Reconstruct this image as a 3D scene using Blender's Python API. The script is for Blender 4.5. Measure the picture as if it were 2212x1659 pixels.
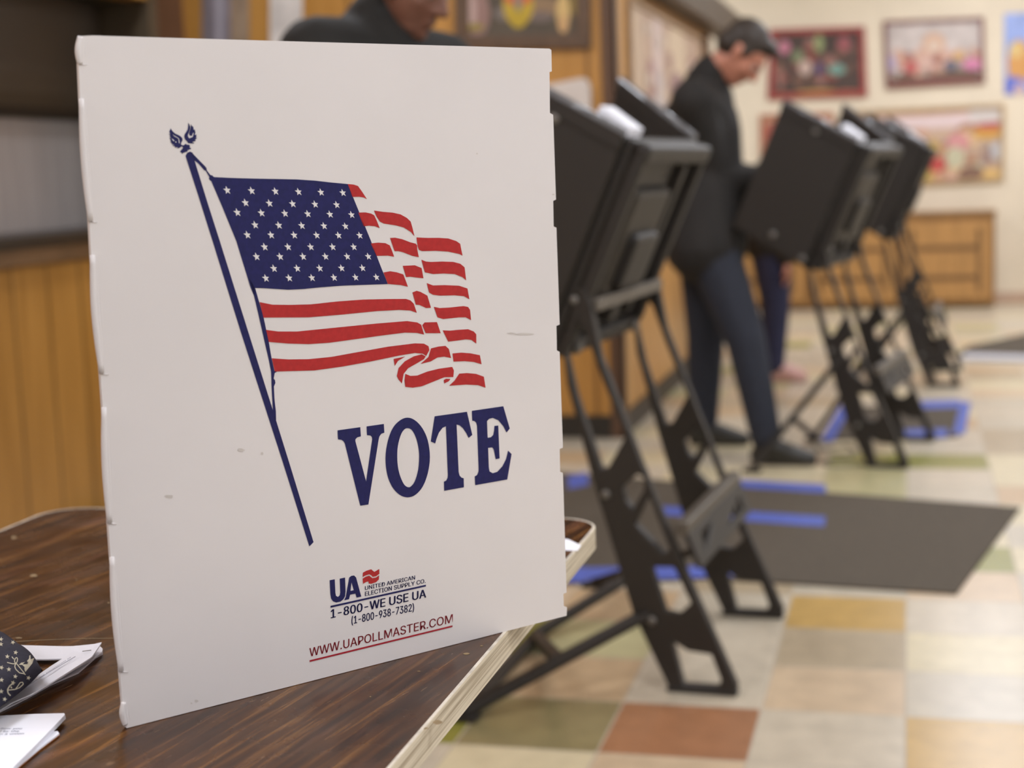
import bpy, bmesh, math, random
from mathutils import Vector, Matrix
from mathutils.geometry import tessellate_polygon
from mathutils.bvhtree import BVHTree

random.seed(7)
SC = bpy.context.scene
COL = SC.collection
for _o in list(bpy.data.objects):
    bpy.data.objects.remove(_o)

# ------------------------------------------------------------------ camera
W, H, F = 2212.0, 1659.0, 3322.0
CAM = Vector((0.0, 0.0, 1.1765))
YAW, PITCH, ROLL = (math.radians(a) for a in (-14.624, 7.7925, -2.063))
FW = Vector((math.sin(YAW) * math.cos(PITCH), math.cos(YAW) * math.cos(PITCH), -math.sin(PITCH)))
_r0 = Vector((math.cos(YAW), -math.sin(YAW), 0.0))
_u0 = _r0.cross(FW)
RT = _r0 * math.cos(ROLL) + _u0 * math.sin(ROLL)
UP = -_r0 * math.sin(ROLL) + _u0 * math.cos(ROLL)
cd = bpy.data.cameras.new('camera')
cam = bpy.data.objects.new('camera', cd)
COL.objects.link(cam)
M3 = Matrix((RT, UP, -FW)).transposed()
cam.matrix_world = Matrix.Translation(CAM) @ M3.to_4x4()
cd.sensor_fit = 'HORIZONTAL'
cd.sensor_width = 36.0
cd.lens = F / W * 36.0
cd.clip_start = 0.05
cd.clip_end = 60
cd.dof.use_dof = True
cd.dof.focus_distance = 1.37
cd.dof.aperture_fstop = 4.2
cd.dof.aperture_blades = 0
SC.camera = cam

# ------------------------------------------------------------------ view, world, lamps
SC.view_settings.view_transform = 'Standard'
SC.view_settings.look = 'None'
SC.view_settings.exposure = 0.0
SC.view_settings.gamma = 1.0
SC.view_settings.use_curve_mapping = False
SC.cycles.use_denoising = True
wd = bpy.data.worlds.new('world')
SC.world = wd
wd.use_nodes = True
wd.node_tree.nodes['Background'].inputs['Color'].default_value = (0.9, 0.95, 1.0, 1)
wd.node_tree.nodes['Background'].inputs['Strength'].default_value = 0.05
LAMP_W = 27.5
LAMP_COL = (0.96, 1.01, 1.12)
CEIL_Z = 3.15
LAMPS = [(x, y) for x in (-2.2, 0.6, 3.0) for y in (-1.6, 1.6, 4.9, 8.2, 11.2) if not (x < -1 and 5 < y < 11)]
for (lx, ly) in LAMPS:
    ld = bpy.data.lights.new('tube_light', 'AREA')
    ld.shape = 'RECTANGLE'
    ld.size, ld.size_y = 0.56, 1.16
    ld.energy = LAMP_W * (1.45 if ly > 8 else 1.15 if ly > 4 else 1.0)
    ld.color = LAMP_COL
    lo = bpy.data.objects.new('tube_light', ld)
    lo.location = (lx, ly, CEIL_Z - 0.05)
    COL.objects.link(lo)


# ------------------------------------------------------------------ pixel helpers (photo frame 2212 x 1659 -> points in the room)
def ray(x, y):
    return FW + RT * ((x - W / 2) / F) - UP * ((y - H / 2) / F)


def onz(x, y, z):
    d = ray(x, y)
    return CAM + d * ((z - CAM.z) / d.z)


def onplane(x, y, p, n):
    d = ray(x, y)
    return CAM + d * ((Vector(p) - CAM).dot(n) / d.dot(n))


def ony(x, y, yy):
    return onplane(x, y, (0, yy, 0), Vector((0, 1, 0)))


def onx(x, y, xx):
    return onplane(x, y, (xx, 0, 0), Vector((1, 0, 0)))


# ------------------------------------------------------------------ materials
def lin(c):
    c = c / 255.0
    return c / 12.92 if c <= 0.04045 else ((c + 0.055) / 1.055) ** 2.4


def rgb(r, g, b, k=1.0):
    return (min(lin(r) * k, .95), min(lin(g) * k, .95), min(lin(b) * k, .95), 1.0)


_mats = {}


def mat(name, col, rough=0.6, metal=0.0, var=0.0, scale=20.0, bump=0.0, spec=0.5, coat=0.0, stretch=(1, 1, 1), col2=None, detail=4.0):
    """principled material, its colour and relief varied by a noise in object space"""
    if name in _mats:
        return _mats[name]
    m = bpy.data.materials.new(name)
    m.use_nodes = True
    nt = m.node_tree
    b = nt.nodes['Principled BSDF']
    b.inputs['Roughness'].default_value = rough
    b.inputs['Metallic'].default_value = metal
    b.inputs['Specular IOR Level'].default_value = spec
    b.inputs['Coat Weight'].default_value = coat
    b.inputs['Coat Roughness'].default_value = 0.15
    if var > 0 or bump > 0 or col2:
        tc = nt.nodes.new('ShaderNodeTexCoord')
        mp = nt.nodes.new('ShaderNodeMapping')
        mp.inputs['Scale'].default_value = stretch
        nz = nt.nodes.new('ShaderNodeTexNoise')
        nz.inputs['Scale'].default_value = scale
        nz.inputs['Detail'].default_value = detail
        nt.links.new(tc.outputs['Object'], mp.inputs['Vector'])
        nt.links.new(mp.outputs['Vector'], nz.inputs['Vector'])
        rp = nt.nodes.new('ShaderNodeValToRGB')
        c2 = col2 if col2 else tuple(c * (1 - var) for c in col[:3]) + (1,)
        c1 = col if col2 else tuple(min(c * (1 + var * 0.6), .97) for c in col[:3]) + (1,)
        rp.color_ramp.elements[0].position = 0.34
        rp.color_ramp.elements[1].position = 0.66
        rp.color_ramp.elements[0].color = c2
        rp.color_ramp.elements[1].color = c1
        nt.links.new(nz.outputs['Fac'], rp.inputs['Fac'])
        nt.links.new(rp.outputs['Color'], b.inputs['Base Color'])
        if bump > 0:
            bp = nt.nodes.new('ShaderNodeBump')
            bp.inputs['Strength'].default_value = bump
            bp.inputs['Distance'].default_value = 0.002
            nt.links.new(nz.outputs['Fac'], bp.inputs['Height'])
            nt.links.new(bp.outputs['Normal'], b.inputs['Normal'])
    else:
        b.inputs['Base Color'].default_value = col
    _mats[name] = m
    return m


def panelling(name, ca, cb, groove, axis, pitch, rough=0.35):
    """vertical wood boards: grain stretched along z, dark grooves every `pitch` metres along `axis`"""
    m = bpy.data.materials.new(name)
    m.use_nodes = True
    nt = m.node_tree
    L = nt.links.new
    b = nt.nodes['Principled BSDF']
    b.inputs['Roughness'].default_value = rough
    tc = nt.nodes.new('ShaderNodeTexCoord')
    mp = nt.nodes.new('ShaderNodeMapping')
    mp.inputs['Scale'].default_value = (9, 9, 0.7)
    nz = nt.nodes.new('ShaderNodeTexNoise')
    nz.inputs['Scale'].default_value = 2.2
    nz.inputs['Detail'].default_value = 5
    L(tc.outputs['Object'], mp.inputs['Vector'])
    L(mp.outputs['Vector'], nz.inputs['Vector'])
    sp = nt.nodes.new('ShaderNodeSeparateXYZ')
    L(tc.outputs['Object'], sp.inputs['Vector'])

    def mth(op, a, bb=None):
        n = nt.nodes.new('ShaderNodeMath')
        n.operation = op
        for i, v in enumerate((a, bb)):
            if v is None:
                continue
            if isinstance(v, (int, float)):
                n.inputs[i].default_value = v
            else:
                L(v, n.inputs[i])
        return n.outputs[0]
    q = mth('DIVIDE', sp.outputs['XYZ'.index(axis)], pitch)
    fr = mth('FRACT', q)
    gr = mth('LESS_THAN', fr, 0.07)
    fl = mth('FLOOR', q)
    wn = nt.nodes.new('ShaderNodeTexWhiteNoise')
    wn.noise_dimensions = '1D'
    L(fl, wn.inputs['W'])
    f = mth('ADD', mth('MULTIPLY', nz.outputs['Fac'], 0.75), mth('MULTIPLY', wn.outputs['Value'], 0.25))
    rp = nt.nodes.new('ShaderNodeValToRGB')
    rp.color_ramp.elements[0].position = 0.3
    rp.color_ramp.elements[1].position = 0.7
    rp.color_ramp.elements[0].color = ca
    rp.color_ramp.elements[1].color = cb
    L(f, rp.inputs['Fac'])
    mx = nt.nodes.new('ShaderNodeMix')
    mx.data_type = 'RGBA'
    L(gr, mx.inputs[0])
    L(rp.outputs['Color'], mx.inputs[6])
    mx.inputs[7].default_value = groove
    L(mx.outputs[2], b.inputs['Base Color'])
    return m


def tabletop_material():
    m = bpy.data.materials.new('worn_wood_laminate')
    m.use_nodes = True
    nt = m.node_tree
    L = nt.links.new
    b = nt.nodes['Principled BSDF']
    tc = nt.nodes.new('ShaderNodeTexCoord')

    m0 = nt.nodes.new('ShaderNodeMapping')
    m0.inputs['Rotation'].default_value = (0, 0, math.radians(9))
    L(tc.outputs['Object'], m0.inputs['Vector'])

    def noise(scale, st, detail=5, rot=0.0, dist=0.0):
        mp = nt.nodes.new('ShaderNodeMapping')
        mp.inputs['Scale'].default_value = st
        mp.inputs['Location'].default_value = (rot * 7, 3.1, 0)
        nz = nt.nodes.new('ShaderNodeTexNoise')
        nz.inputs['Scale'].default_value = scale
        nz.inputs['Detail'].default_value = detail
        nz.inputs['Distortion'].default_value = dist
        L(m0.outputs['Vector'], mp.inputs['Vector'])
        L(mp.outputs['Vector'], nz.inputs['Vector'])
        return nz.outputs['Fac']

    def ramp(fac, stops):
        r = nt.nodes.new('ShaderNodeValToRGB')
        e = r.color_ramp.elements
        e[0].position, e[0].color = stops[0]
        e[1].position, e[1].color = stops[-1]
        for p, c in stops[1:-1]:
            x = e.new(p)
            x.color = c
        L(fac, r.inputs['Fac'])
        return r.outputs['Color']

    def mix(fac, a, bb):
        n = nt.nodes.new('ShaderNodeMix')
        n.data_type = 'RGBA'
        L(fac, n.inputs[0])
        L(a, n.inputs[6])
        if isinstance(bb, tuple):
            n.inputs[7].default_value = bb
        else:
            L(bb, n.inputs[7])
        return n.outputs[2]
    g = noise(1.0, (120, 6, 1), 6, 0.12, 0.35)
    c = ramp(g, [(0.30, rgb(36, 17, 3)), (0.48, rgb(62, 33, 7)), (0.58, rgb(80, 46, 12)), (0.70, rgb(120, 80, 38))])
    w = noise(1.0, (42, 7.0, 1), 6, 0.5, 0.5)
    wm = ramp(w, [(0.56, (0, 0, 0, 1)), (0.72, (.5, .5, .5, 1))])
    c = mix(wm, c, rgb(112, 72, 52))
    s = noise(1.0, (210, 26, 1), 3, 0.3, 1.0)
    sm = ramp(s, [(0.68, (0, 0, 0, 1)), (0.76, (.7, .7, .7, 1))])
    c = mix(sm, c, rgb(138, 106, 76))
    L(c, b.inputs['Base Color'])
    rr = ramp(noise(1.0, (20, 14, 1), 5), [(0.3, (0.19,) * 3 + (1,)), (0.7, (0.33,) * 3 + (1,))])
    L(rr, b.inputs['Roughness'])
    b.inputs['Specular IOR Level'].default_value = 0.27
    bp = nt.nodes.new('ShaderNodeBump')
    bp.inputs['Strength'].default_value = 0.12
    bp.inputs['Distance'].default_value = 0.001
    L(g, bp.inputs['Height'])
    L(bp.outputs['Normal'], b.inputs['Normal'])
    return m


# ------------------------------------------------------------------ object helpers
def link(name, me, parent=None, material=None):
    o = bpy.data.objects.new(name, me)
    COL.objects.link(o)
    if parent:
        o.parent = parent
        o.matrix_parent_inverse = parent.matrix_basis.inverted()
    if material:
        if isinstance(material, (list, tuple)):
            for x in material:
                me.materials.append(x)
        else:
            me.materials.append(material)
    return o


def empty(name, loc=(0, 0, 0), rz=0.0):
    o = bpy.data.objects.new(name, None)
    o.location = loc
    o.rotation_euler = (0, 0, rz)
    o.empty_display_size = 0.1
    COL.objects.link(o)
    return o


def tag(o, label=None, cat=None, group=None, kind=None):
    if label:
        o['label'] = label
    if cat:
        o['category'] = cat
    if group:
        o['group'] = group
    if kind:
        o['kind'] = kind
    return o


def mesh(name, verts, faces, parent=None, material=None, smooth=False, mats=None):
    me = bpy.data.meshes.new(name)
    me.from_pydata([tuple(v) for v in verts], [], faces)
    me.update()
    o = link(name, me, parent, material)
    if mats:
        for i, p in enumerate(me.polygons):
            p.material_index = mats[i]
    if smooth:
        for p in me.polygons:
            p.use_smooth = True
    return o


def fix_normals(o):
    bm = bmesh.new()
    bm.from_mesh(o.data)
    bmesh.ops.recalc_face_normals(bm, faces=bm.faces)
    bm.to_mesh(o.data)
    bm.free()
    return o


def bevel(o, w, seg=2):
    md = o.modifiers.new('bevel', 'BEVEL')
    md.width = w
    md.segments = seg
    md.limit_method = 'ANGLE'
    md.angle_limit = math.radians(40)
    return o


def box(name, lo, hi, parent=None, material=None, bev=0.0):
    x0, y0, z0 = lo
    x1, y1, z1 = hi
    v = [(x0, y0, z0), (x1, y0, z0), (x1, y1, z0), (x0, y1, z0), (x0, y0, z1), (x1, y0, z1), (x1, y1, z1), (x0, y1, z1)]
    f = [(0, 3, 2, 1), (4, 5, 6, 7), (0, 1, 5, 4), (1, 2, 6, 5), (2, 3, 7, 6), (3, 0, 4, 7)]
    o = mesh(name, v, f, parent, material)
    if bev:
        bevel(o, bev)
    return o


def prism_data(loops, fn, thick):
    """loops: outer + holes in 2D; fn(a, b, t) -> point, t in (0, thick)"""
    pts = [p for lp in loops for p in lp]
    tris = tessellate_polygon([[Vector((p[0], p[1], 0)) for p in lp] for lp in loops])
    n = len(pts)
    v = [fn(p[0], p[1], 0.0) for p in pts]
    f = [tuple(t) for t in tris]
    if thick:
        v += [fn(p[0], p[1], thick) for p in pts]
        f += [(t[2] + n, t[1] + n, t[0] + n) for t in tris]
        k = 0
        for lp in loops:
            m = len(lp)
            for i in range(m):
                j = (i + 1) % m
                f.append((k + i, k + j, n + k + j, n + k + i))
            k += m
    return v, f


def prism(name, loops, fn, thick, parent=None, material=None, bev=0.0):
    v, f = prism_data(loops, fn, thick)
    o = mesh(name, v, f, parent, material)
    fix_normals(o)
    if bev:
        bevel(o, bev, 2)
    return o


def smooth_loop(pts, n=4):
    """closed Catmull-Rom through pts"""
    out = []
    m = len(pts)
    for i in range(m):
        p0, p1, p2, p3 = pts[i - 1], pts[i], pts[(i + 1) % m], pts[(i + 2) % m]
        for k in range(n):
            t = k / n
            out.append(tuple(0.5 * (2 * p1[j] + (p2[j] - p0[j]) * t + (2 * p0[j] - 5 * p1[j] + 4 * p2[j] - p3[j]) * t * t
                                    + (3 * p1[j] - p0[j] - 3 * p2[j] + p3[j]) * t ** 3) for j in range(2)))
    return out


def tube(name, pts, r, parent=None, material=None, seg=10, cyclic=False):
    """round bar along a polyline, meshed"""
    P = [Vector(p) for p in pts]
    v, f = [], []
    n = len(P)
    prev = None
    for i, p in enumerate(P):
        a = P[max(i - 1, 0)]
        c = P[min(i + 1, n - 1)]
        t = (c - a).normalized()
        ref = Vector((0, 0, 1)) if abs(t.z) < 0.9 else Vector((1, 0, 0))
        s = t.cross(ref).normalized() if prev is None else (prev - t * prev.dot(t)).normalized()
        prev = s
        q = t.cross(s)
        rr = r[i] if isinstance(r, (list, tuple)) else r
        for k in range(seg):
            an = 2 * math.pi * k / seg
            v.append(p + (s * math.cos(an) + q * math.sin(an)) * rr)
    for i in range(n - 1):
        for k in range(seg):
            f.append((i * seg + k, i * seg + (k + 1) % seg, (i + 1) * seg + (k + 1) % seg, (i + 1) * seg + k))
    f.append(tuple(range(seg))[::-1])
    f.append(tuple((n - 1) * seg + k for k in range(seg)))
    o = mesh(name, v, f, parent, material, smooth=True)
    return fix_normals(o)


def bar(name, p, q, w, h, parent=None, material=None, bev=0.003, upv=(0, 0, 1)):
    """rectangular bar from p to q"""
    p, q = Vector(p), Vector(q)
    t = (q - p).normalized()
    upv = Vector(upv)
    s = t.cross(upv).normalized()
    u = s.cross(t)
    v = []
    for c in (p, q):
        for (a, b) in ((-1, -1), (1, -1), (1, 1), (-1, 1)):
            v.append(c + s * (a * w / 2) + u * (b * h / 2))
    f = [(0, 1, 2, 3), (7, 6, 5, 4), (0, 4, 5, 1), (1, 5, 6, 2), (2, 6, 7, 3), (3, 7, 4, 0)]
    o = fix_normals(mesh(name, v, f, parent, material))
    if bev:
        bevel(o, bev)
    return o


def disc(name, c, n, r, t, parent=None, material=None, seg=16):
    c, n = Vector(c), Vector(n).normalized()
    return tube(name, [c, c + n * t * 0.7, c + n * t], [r, r, r * 0.7], parent, material, seg)


def grotesque():
    """the sans face bundled with Blender, else its default face"""
    try:
        import os
        d = bpy.utils.system_resource('DATAFILES', path='fonts')
        return bpy.data.fonts.load(os.path.join(d, 'Inter.woff2'), check_existing=True)
    except Exception:
        return None


SANS = grotesque()


def text_mesh(s, bold=0.0, shear=0.0):
    cu = bpy.data.curves.new('t', 'FONT')
    cu.body = s
    cu.size = 1.0
    if SANS and not shear:
        cu.font = SANS
    cu.shear = shear
    cu.resolution_u = 6
    o = bpy.data.objects.new('t', cu)
    COL.objects.link(o)
    dg = bpy.context.evaluated_depsgraph_get()
    me = bpy.data.meshes.new_from_object(o.evaluated_get(dg))
    bpy.data.objects.remove(o)
    bpy.data.curves.remove(cu)
    vs = [(v.co.x, v.co.y) for v in me.vertices]
    fs = [tuple(p.vertices) for p in me.polygons]
    bpy.data.meshes.remove(me)
    x0, x1 = min(v[0] for v in vs), max(v[0] for v in vs)
    y0, y1 = min(v[1] for v in vs), max(v[1] for v in vs)
    return [((v[0] - x0) / (x1 - x0), (v[1] - y0) / (y1 - y0)) for v in vs], fs


def text_quad(name, s, quad, fn, parent, material, bold=0.0, shear=0.0):
    """quad: TL, TR, BR, BL; text fitted inside; fn(x, y) -> point"""
    vs, fs = text_mesh(s, bold, shear)
    tl, tr, br, bl = quad
    out = []
    # heavier strokes: the outline repeated a hair to each side
    n0, f0, v0 = len(vs), list(fs), list(vs)
    if bold:
        vs, fs = [], []
        for k, (dx, dy) in enumerate(((-1, 0), (0, 0), (1, 0), (0, 1), (0, -1))):
            vs += [(a * (1 - 2 * bold) + bold + dx * bold, b * (1 - 4 * bold) + 2 * bold + dy * bold * 2.2) for a, b in v0]
            fs += [tuple(i + k * n0 for i in f) for f in f0]
    for (a, b) in vs:
        x = (bl[0] * (1 - a) + br[0] * a) * (1 - b) + (tl[0] * (1 - a) + tr[0] * a) * b
        y = (bl[1] * (1 - a) + br[1] * a) * (1 - b) + (tl[1] * (1 - a) + tr[1] * a) * b
        out.append(fn(x, y))
    return mesh(name, out, fs, parent, material)


# ------------------------------------------------------------------ colours of the place
CREAM = mat('cream_painted_wall', rgb(223, 209, 186), 0.7, var=0.05, scale=3)
CEILM = mat('white_ceiling', rgb(228, 228, 228), 0.9, var=0.03, scale=8)
WOODP_Y = panelling('honey_board_panelling', rgb(152, 106, 44), rgb(182, 132, 64), rgb(108, 74, 28), 'Y', 0.215)
WOODP_X = panelling('honey_board_wall', rgb(174, 122, 54), rgb(200, 146, 76), rgb(134, 92, 42), 'X', 0.27)
WOODR_Y = panelling('honey_board_return', rgb(182, 130, 68), rgb(204, 154, 90), rgb(146, 104, 54), 'Y', 0.27)
DKTRIM = mat('dark_stained_trim', rgb(96, 68, 48), 0.45, var=0.2, scale=6, stretch=(6, 6, 0.6))
CAPM = mat('brown_cap_moulding', rgb(104, 76, 48), 0.45, var=0.15, scale=8)
BLACKB = mat('black_rubber_base', rgb(44, 38, 30), 0.5, var=0.1)
BLACKP = mat('black_moulded_plastic', rgb(34, 28, 23), 0.55, var=0.12, scale=150, bump=0.15)
BLACKS = mat('black_satin_steel', rgb(32, 26, 21), 0.52, var=0.1, scale=40)
GREYS = mat('grey_bolt_steel', rgb(125, 122, 118), 0.35, metal=0.7, var=0.1)
WHITEP = mat('white_paper', rgb(236, 236, 248, 1.05), 0.75, var=0.015, scale=30)
COROPL = mat('white_corrugated_plastic', rgb(217, 211, 209, 1.0), 0.45, var=0.035, scale=5, bump=0.04)
PRINTB = mat('navy_print', rgb(30, 30, 82), 0.6, var=0.12, scale=220, spec=0.25)
PRINTR = mat('red_print', rgb(172, 42, 42), 0.6, var=0.1, scale=220, spec=0.25)
PRINTR2 = mat('dark_red_print', rgb(160, 34, 46), 0.6, var=0.1, scale=220, spec=0.25)
PRINTW = mat('unprinted_white', rgb(218, 214, 213, 1.0), 0.5, var=0.02, scale=40)
TAPEM = mat('blue_painters_tape', rgb(76, 92, 172), 0.65, var=0.12, scale=25)
MATM = mat('charcoal_ribbed_mat', rgb(78, 68, 55), 0.9, var=0.15, scale=60, bump=0.4)
SKIN = mat('skin', rgb(196, 132, 108), 0.5, var=0.1, scale=14)
SKIN2 = mat('shaded_skin', rgb(122, 82, 66), 0.5, var=0.1, scale=14)  # darker than the other skin: shade on the face put into its colour
HAIR = mat('dark_hair', rgb(52, 42, 34), 0.55, var=0.3, scale=90, stretch=(1, 1, 4))
JACK = mat('black_jacket_cloth', rgb(33, 29, 26), 0.85, var=0.2, scale=14, bump=0.2)
JACK2 = mat('charcoal_jacket_cloth', rgb(32, 30, 28), 0.85, var=0.2, scale=14, bump=0.2)
JEAN = mat('dark_blue_denim', rgb(38, 41, 52), 0.85, var=0.2, scale=60, bump=0.2)
JEAN2 = mat('indigo_denim', rgb(40, 42, 70), 0.85, var=0.2, scale=60, bump=0.2)
SHOEB = mat('black_shoe_leather', rgb(48, 46, 42), 0.45, var=0.15)
PINK = mat('pink_canvas', rgb(205, 160, 152), 0.7, var=0.1)

# ------------------------------------------------------------------ the setting
Y_FRONT = 6.62       # panelled wall that faces the camera
X_RET = -1.231       # its corner and the return wall running away
X_LEFT = -3.38
Y_BACK = 12.92
T = 0.3048
OX, OY = -0.3131, 2.9464


def floor():
    pal = {
        'w': rgb(208, 197, 180), 'g': rgb(215, 202, 184), 't': rgb(190, 172, 146), 'p': rgb(218, 193, 164),
        'c': rgb(226, 212, 180), 'y': rgb(206, 168, 98), 'o': rgb(152, 140, 102), 'l': rgb(148, 146, 66),
        'b': rgb(176, 124, 90), 'm': rgb(205, 176, 142), 's': rgb(196, 188, 146)}
    keys = list(pal)
    TK = (.80, .79, .74)
    ms = [mat('vinyl_tile_' + k, tuple(pal[k][i] * TK[i] for i in range(3)) + (1,), 0.3, var=0.10, scale=16, detail=7) for k in keys]
    ms.append(mat('tile_joint', rgb(178, 166, 148), 0.6, var=0.1))
    known = {(0, 0): 'g', (0, 1): 'p', (0, 2): 't', (0, 3): 'y', (0, 4): 'w', (1, 0): 'y', (1, 1): 'w', (1, 2): 'c', (1, 3): 'g',
             (1, 4): 'p', (1, 5): 'l', (1, 6): 'c', (2, 0): 'y', (2, 1): 'w', (2, 2): 'c', (2, 3): 'g', (2, 4): 'w', (2, 5): 'c', (2, 6): 'w',
             (-1, 0): 'b', (-1, 1): 'g', (-1, 2): 'g', (-1, 3): 'w', (-1, -1): 'p', (-2, -1): 'c', (-3, -1): 'g',
             (-2, 0): 'o', (-2, 1): 'm', (-2, 2): 's', (-2, 3): 'm', (-3, 0): 'l', (-3, 1): 'g', (-3, 2): 'l', (-3, 3): 'p', (-3, 4): 'm',
             (0, -1): 'g', (1, -1): 'w', (1, 10): 'l', (0, 10): 'l', (1, 9): 'g', (0, 9): 's', (0, 8): 's', (1, 8): 'w', (2, 9): 'c', (2, 10): 'c',
             (2, 8): 'm', (2, 11): 't', (-4, 10): 'm', (-4, 12): 'b', (1, 11): 'w', (-2, 12): 'w', (-2, 14): 'm', (2, 7): 'c'}
    rnd = random.Random(11)
    v, f, mi = [], [], []
    g = 0.0022

    def q(x0, y0, x1, y1, k):
        n = len(v)
        v.extend([(x0, y0, 0), (x1, y0, 0), (x1, y1, 0), (x0, y1, 0)])
        f.append((n, n + 1, n + 2, n + 3))
        mi.append(k)
    for c in range(-12, 16):
        for n in range(-18, 34):
            k = known.get((c, n)) or rnd.choice('wwwggccpptmswgcc' + ('sl' if rnd.random() < .25 else 'w'))
            x0, y0 = OX + c * T, OY + n * T
            q(x0 + g, y0 + g, x0 + T - g, y0 + T - g, keys.index(k))
            q(x0 + T - g, y0, x0 + T + g, y0 + T, len(keys))
            q(x0 + g, y0 + T - g, x0 + T - g, y0 + T + g, len(keys))
    o = mesh('floor', v, f, None, ms, mats=mi)
    tag(o, kind='structure')


floor()
XR, Y0 = 4.5, -2.5
S = lambda o: tag(o, kind='structure')
S(box('ceiling', (X_LEFT - .9, Y0, CEIL_Z), (XR, Y_BACK + .1, CEIL_Z + .1), None, CEILM))
S(box('wall_back', (X_LEFT - .9, Y_BACK, 0), (XR, Y_BACK + .12, CEIL_Z), None, CREAM))
WHITEW = mat('white_painted_wall', rgb(228, 228, 230), 0.75, var=0.03, scale=3)
S(box('wall_right', (XR, Y0, 0), (XR + .12, Y_BACK, CEIL_Z), None, WHITEW))
S(box('wall_rear', (X_LEFT - .9, Y0 - .12, 0), (XR, Y0, CEIL_Z), None, WHITEW))
S(box('baseboard_back', (X_RET, Y_BACK - .015, 0), (XR, Y_BACK, .09), None, mat('tan_base', rgb(188, 158, 136), 0.5, var=.1)))
S(box('trim_1', (0.9, Y_BACK - .012, .70), (XR, Y_BACK, .73), None, CREAM))
# the panelled block: facing wall and its return
S(box('wall_front', (X_LEFT, Y_FRONT, 0), (X_RET, Y_FRONT + .08, CEIL_Z), None, WOODP_X))
S(box('wall_return', (X_RET - .08, Y_FRONT + .08, 0), (X_RET, 10.05, CEIL_Z), None, WOODR_Y))
S(box('wall_end', (X_LEFT, 9.97, 0), (X_RET - .08, 10.05, CEIL_Z), None, CREAM))
S(box('trim_2', (X_RET - .045, Y_FRONT - .018, 0), (X_RET + .018, Y_FRONT, CEIL_Z), None, DKTRIM, .004))
S(box('trim_3', (X_RET, Y_FRONT - .018, 0), (X_RET + .018, Y_FRONT + .06, CEIL_Z), None, DKTRIM, .004))
S(box('trim_4', (X_RET, 9.6, 0), (X_RET + .03, 9.8, 1.97), None, mat('brown_post', rgb(98, 64, 28), .5, var=.2, scale=8)))
S(box('baseboard_front', (X_LEFT, Y_FRONT - .014, 0), (X_RET - .045, Y_FRONT, .1), None, BLACKB))
S(box('baseboard_return', (X_RET, Y_FRONT + .06, 0), (X_RET + .014, 9.6, .1), None, BLACKB))
S(box('trim_5', (X_LEFT, Y_FRONT - .02, 0), (X_LEFT + .16, Y_FRONT, CEIL_Z), None, mat('red_brown_post', rgb(128, 88, 60), .5, var=.15, scale=7, stretch=(5, 5, .5))))
# serving hatch block standing out along the left side: boarded front, worktop, opening
XH, YH = -2.88, 5.64
S(box('wall_left', (XH - .1, Y0, 0), (XH, YH, .928), None, WOODP_Y))
S(box('wall_left_rear', (XH - .1, Y0, .928), (XH, 3.0, CEIL_Z), None, WOODP_Y))
S(box('wall_left_lintel', (XH - .1, 3.0, 1.90), (XH, YH, CEIL_Z), None, WOODP_Y))
S(box('trim_6', (XH - .02, 3.0, .928), (XH + .03, YH - .02, .988), None, CAPM, .006))
S(box('sill_hatch', (XH - .30, 3.0, .988), (XH + .045, YH - .02, 1.030), None, mat('black_hatch_worktop', rgb(36, 33, 30), .3, var=.1), .006))
HATCH = mat('grey_steel_sheet', rgb(162, 154, 150), .42, metal=.3, var=.14, scale=5, stretch=(1, 9, .4))
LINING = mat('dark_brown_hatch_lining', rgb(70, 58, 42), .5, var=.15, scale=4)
S(box('wall_hatch_back', (XH - .38, 2.9, 0), (XH - .30, YH + .05, CEIL_Z), None, HATCH))
S(box('wall_hatch_end', (XH - .30, YH - .02, .0), (XH, YH + .05, CEIL_Z), None, LINING))
S(box('wall_left_far', (X_LEFT - .1, YH + .05, 0), (X_LEFT, Y_FRONT, CEIL_Z), None, LINING))
S(box('ceiling_hatch', (XH - .30, 2.9, 1.90), (XH - .1, YH - .02, 1.95), None, LINING))

hd = prism('shade_hood', [[(XH - .299, 1.44), (XH - .262, 1.45), (XH - .232, 1.48), (XH - .215, 1.53), (XH - .205, 1.60), (XH - .20, 1.895), (XH - .299, 1.895)]], lambda a, b, t: Vector((a, 3.1 + t, b)), YH - 3.15, None, mat('shade_hood_brown', rgb(56, 45, 33), .5, var=.12, scale=3), .012)  # added hood, shaped to darken the upper hatch and shade the steel below
tag(hd, 'added dark brown hood that shades the top of the serving hatch at left', 'hood')

# overhead cornice shelf on the return wall
sh = box('cornice_shelf', (X_RET, 7.1, 2.0), (X_RET + .13, 10.8, 2.17), None, mat('dark_brown_shelf_wood', rgb(74, 58, 40), .5, var=.15, scale=8))
tag(sh, 'dark brown overhead shelf running along the top of the return wall', 'shelf')

for (lx, ly) in LAMPS:
    r = empty('ceiling_light', (lx, ly, CEIL_Z))
    tag(r, 'flush rectangular fluorescent ceiling light with white diffuser', 'ceiling light', 'fluorescent ceiling lights')
    box('frame', (lx - .31, ly - .61, CEIL_Z - .035), (lx + .31, ly + .61, CEIL_Z), r, mat('white_enamel', rgb(230, 230, 228), .4, var=.02))
    dm = mat('lit_diffuser', (1, .97, .9, 1), .5)
    dm.node_tree.nodes['Principled BSDF'].inputs['Emission Color'].default_value = (1, .95, .87, 1)
    dm.node_tree.nodes['Principled BSDF'].inputs['Emission Strength'].default_value = 2.0
    box('diffuser', (lx - .28, ly - .58, CEIL_Z - .042), (lx + .28, ly + .58, CEIL_Z - .035), r, dm)


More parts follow.
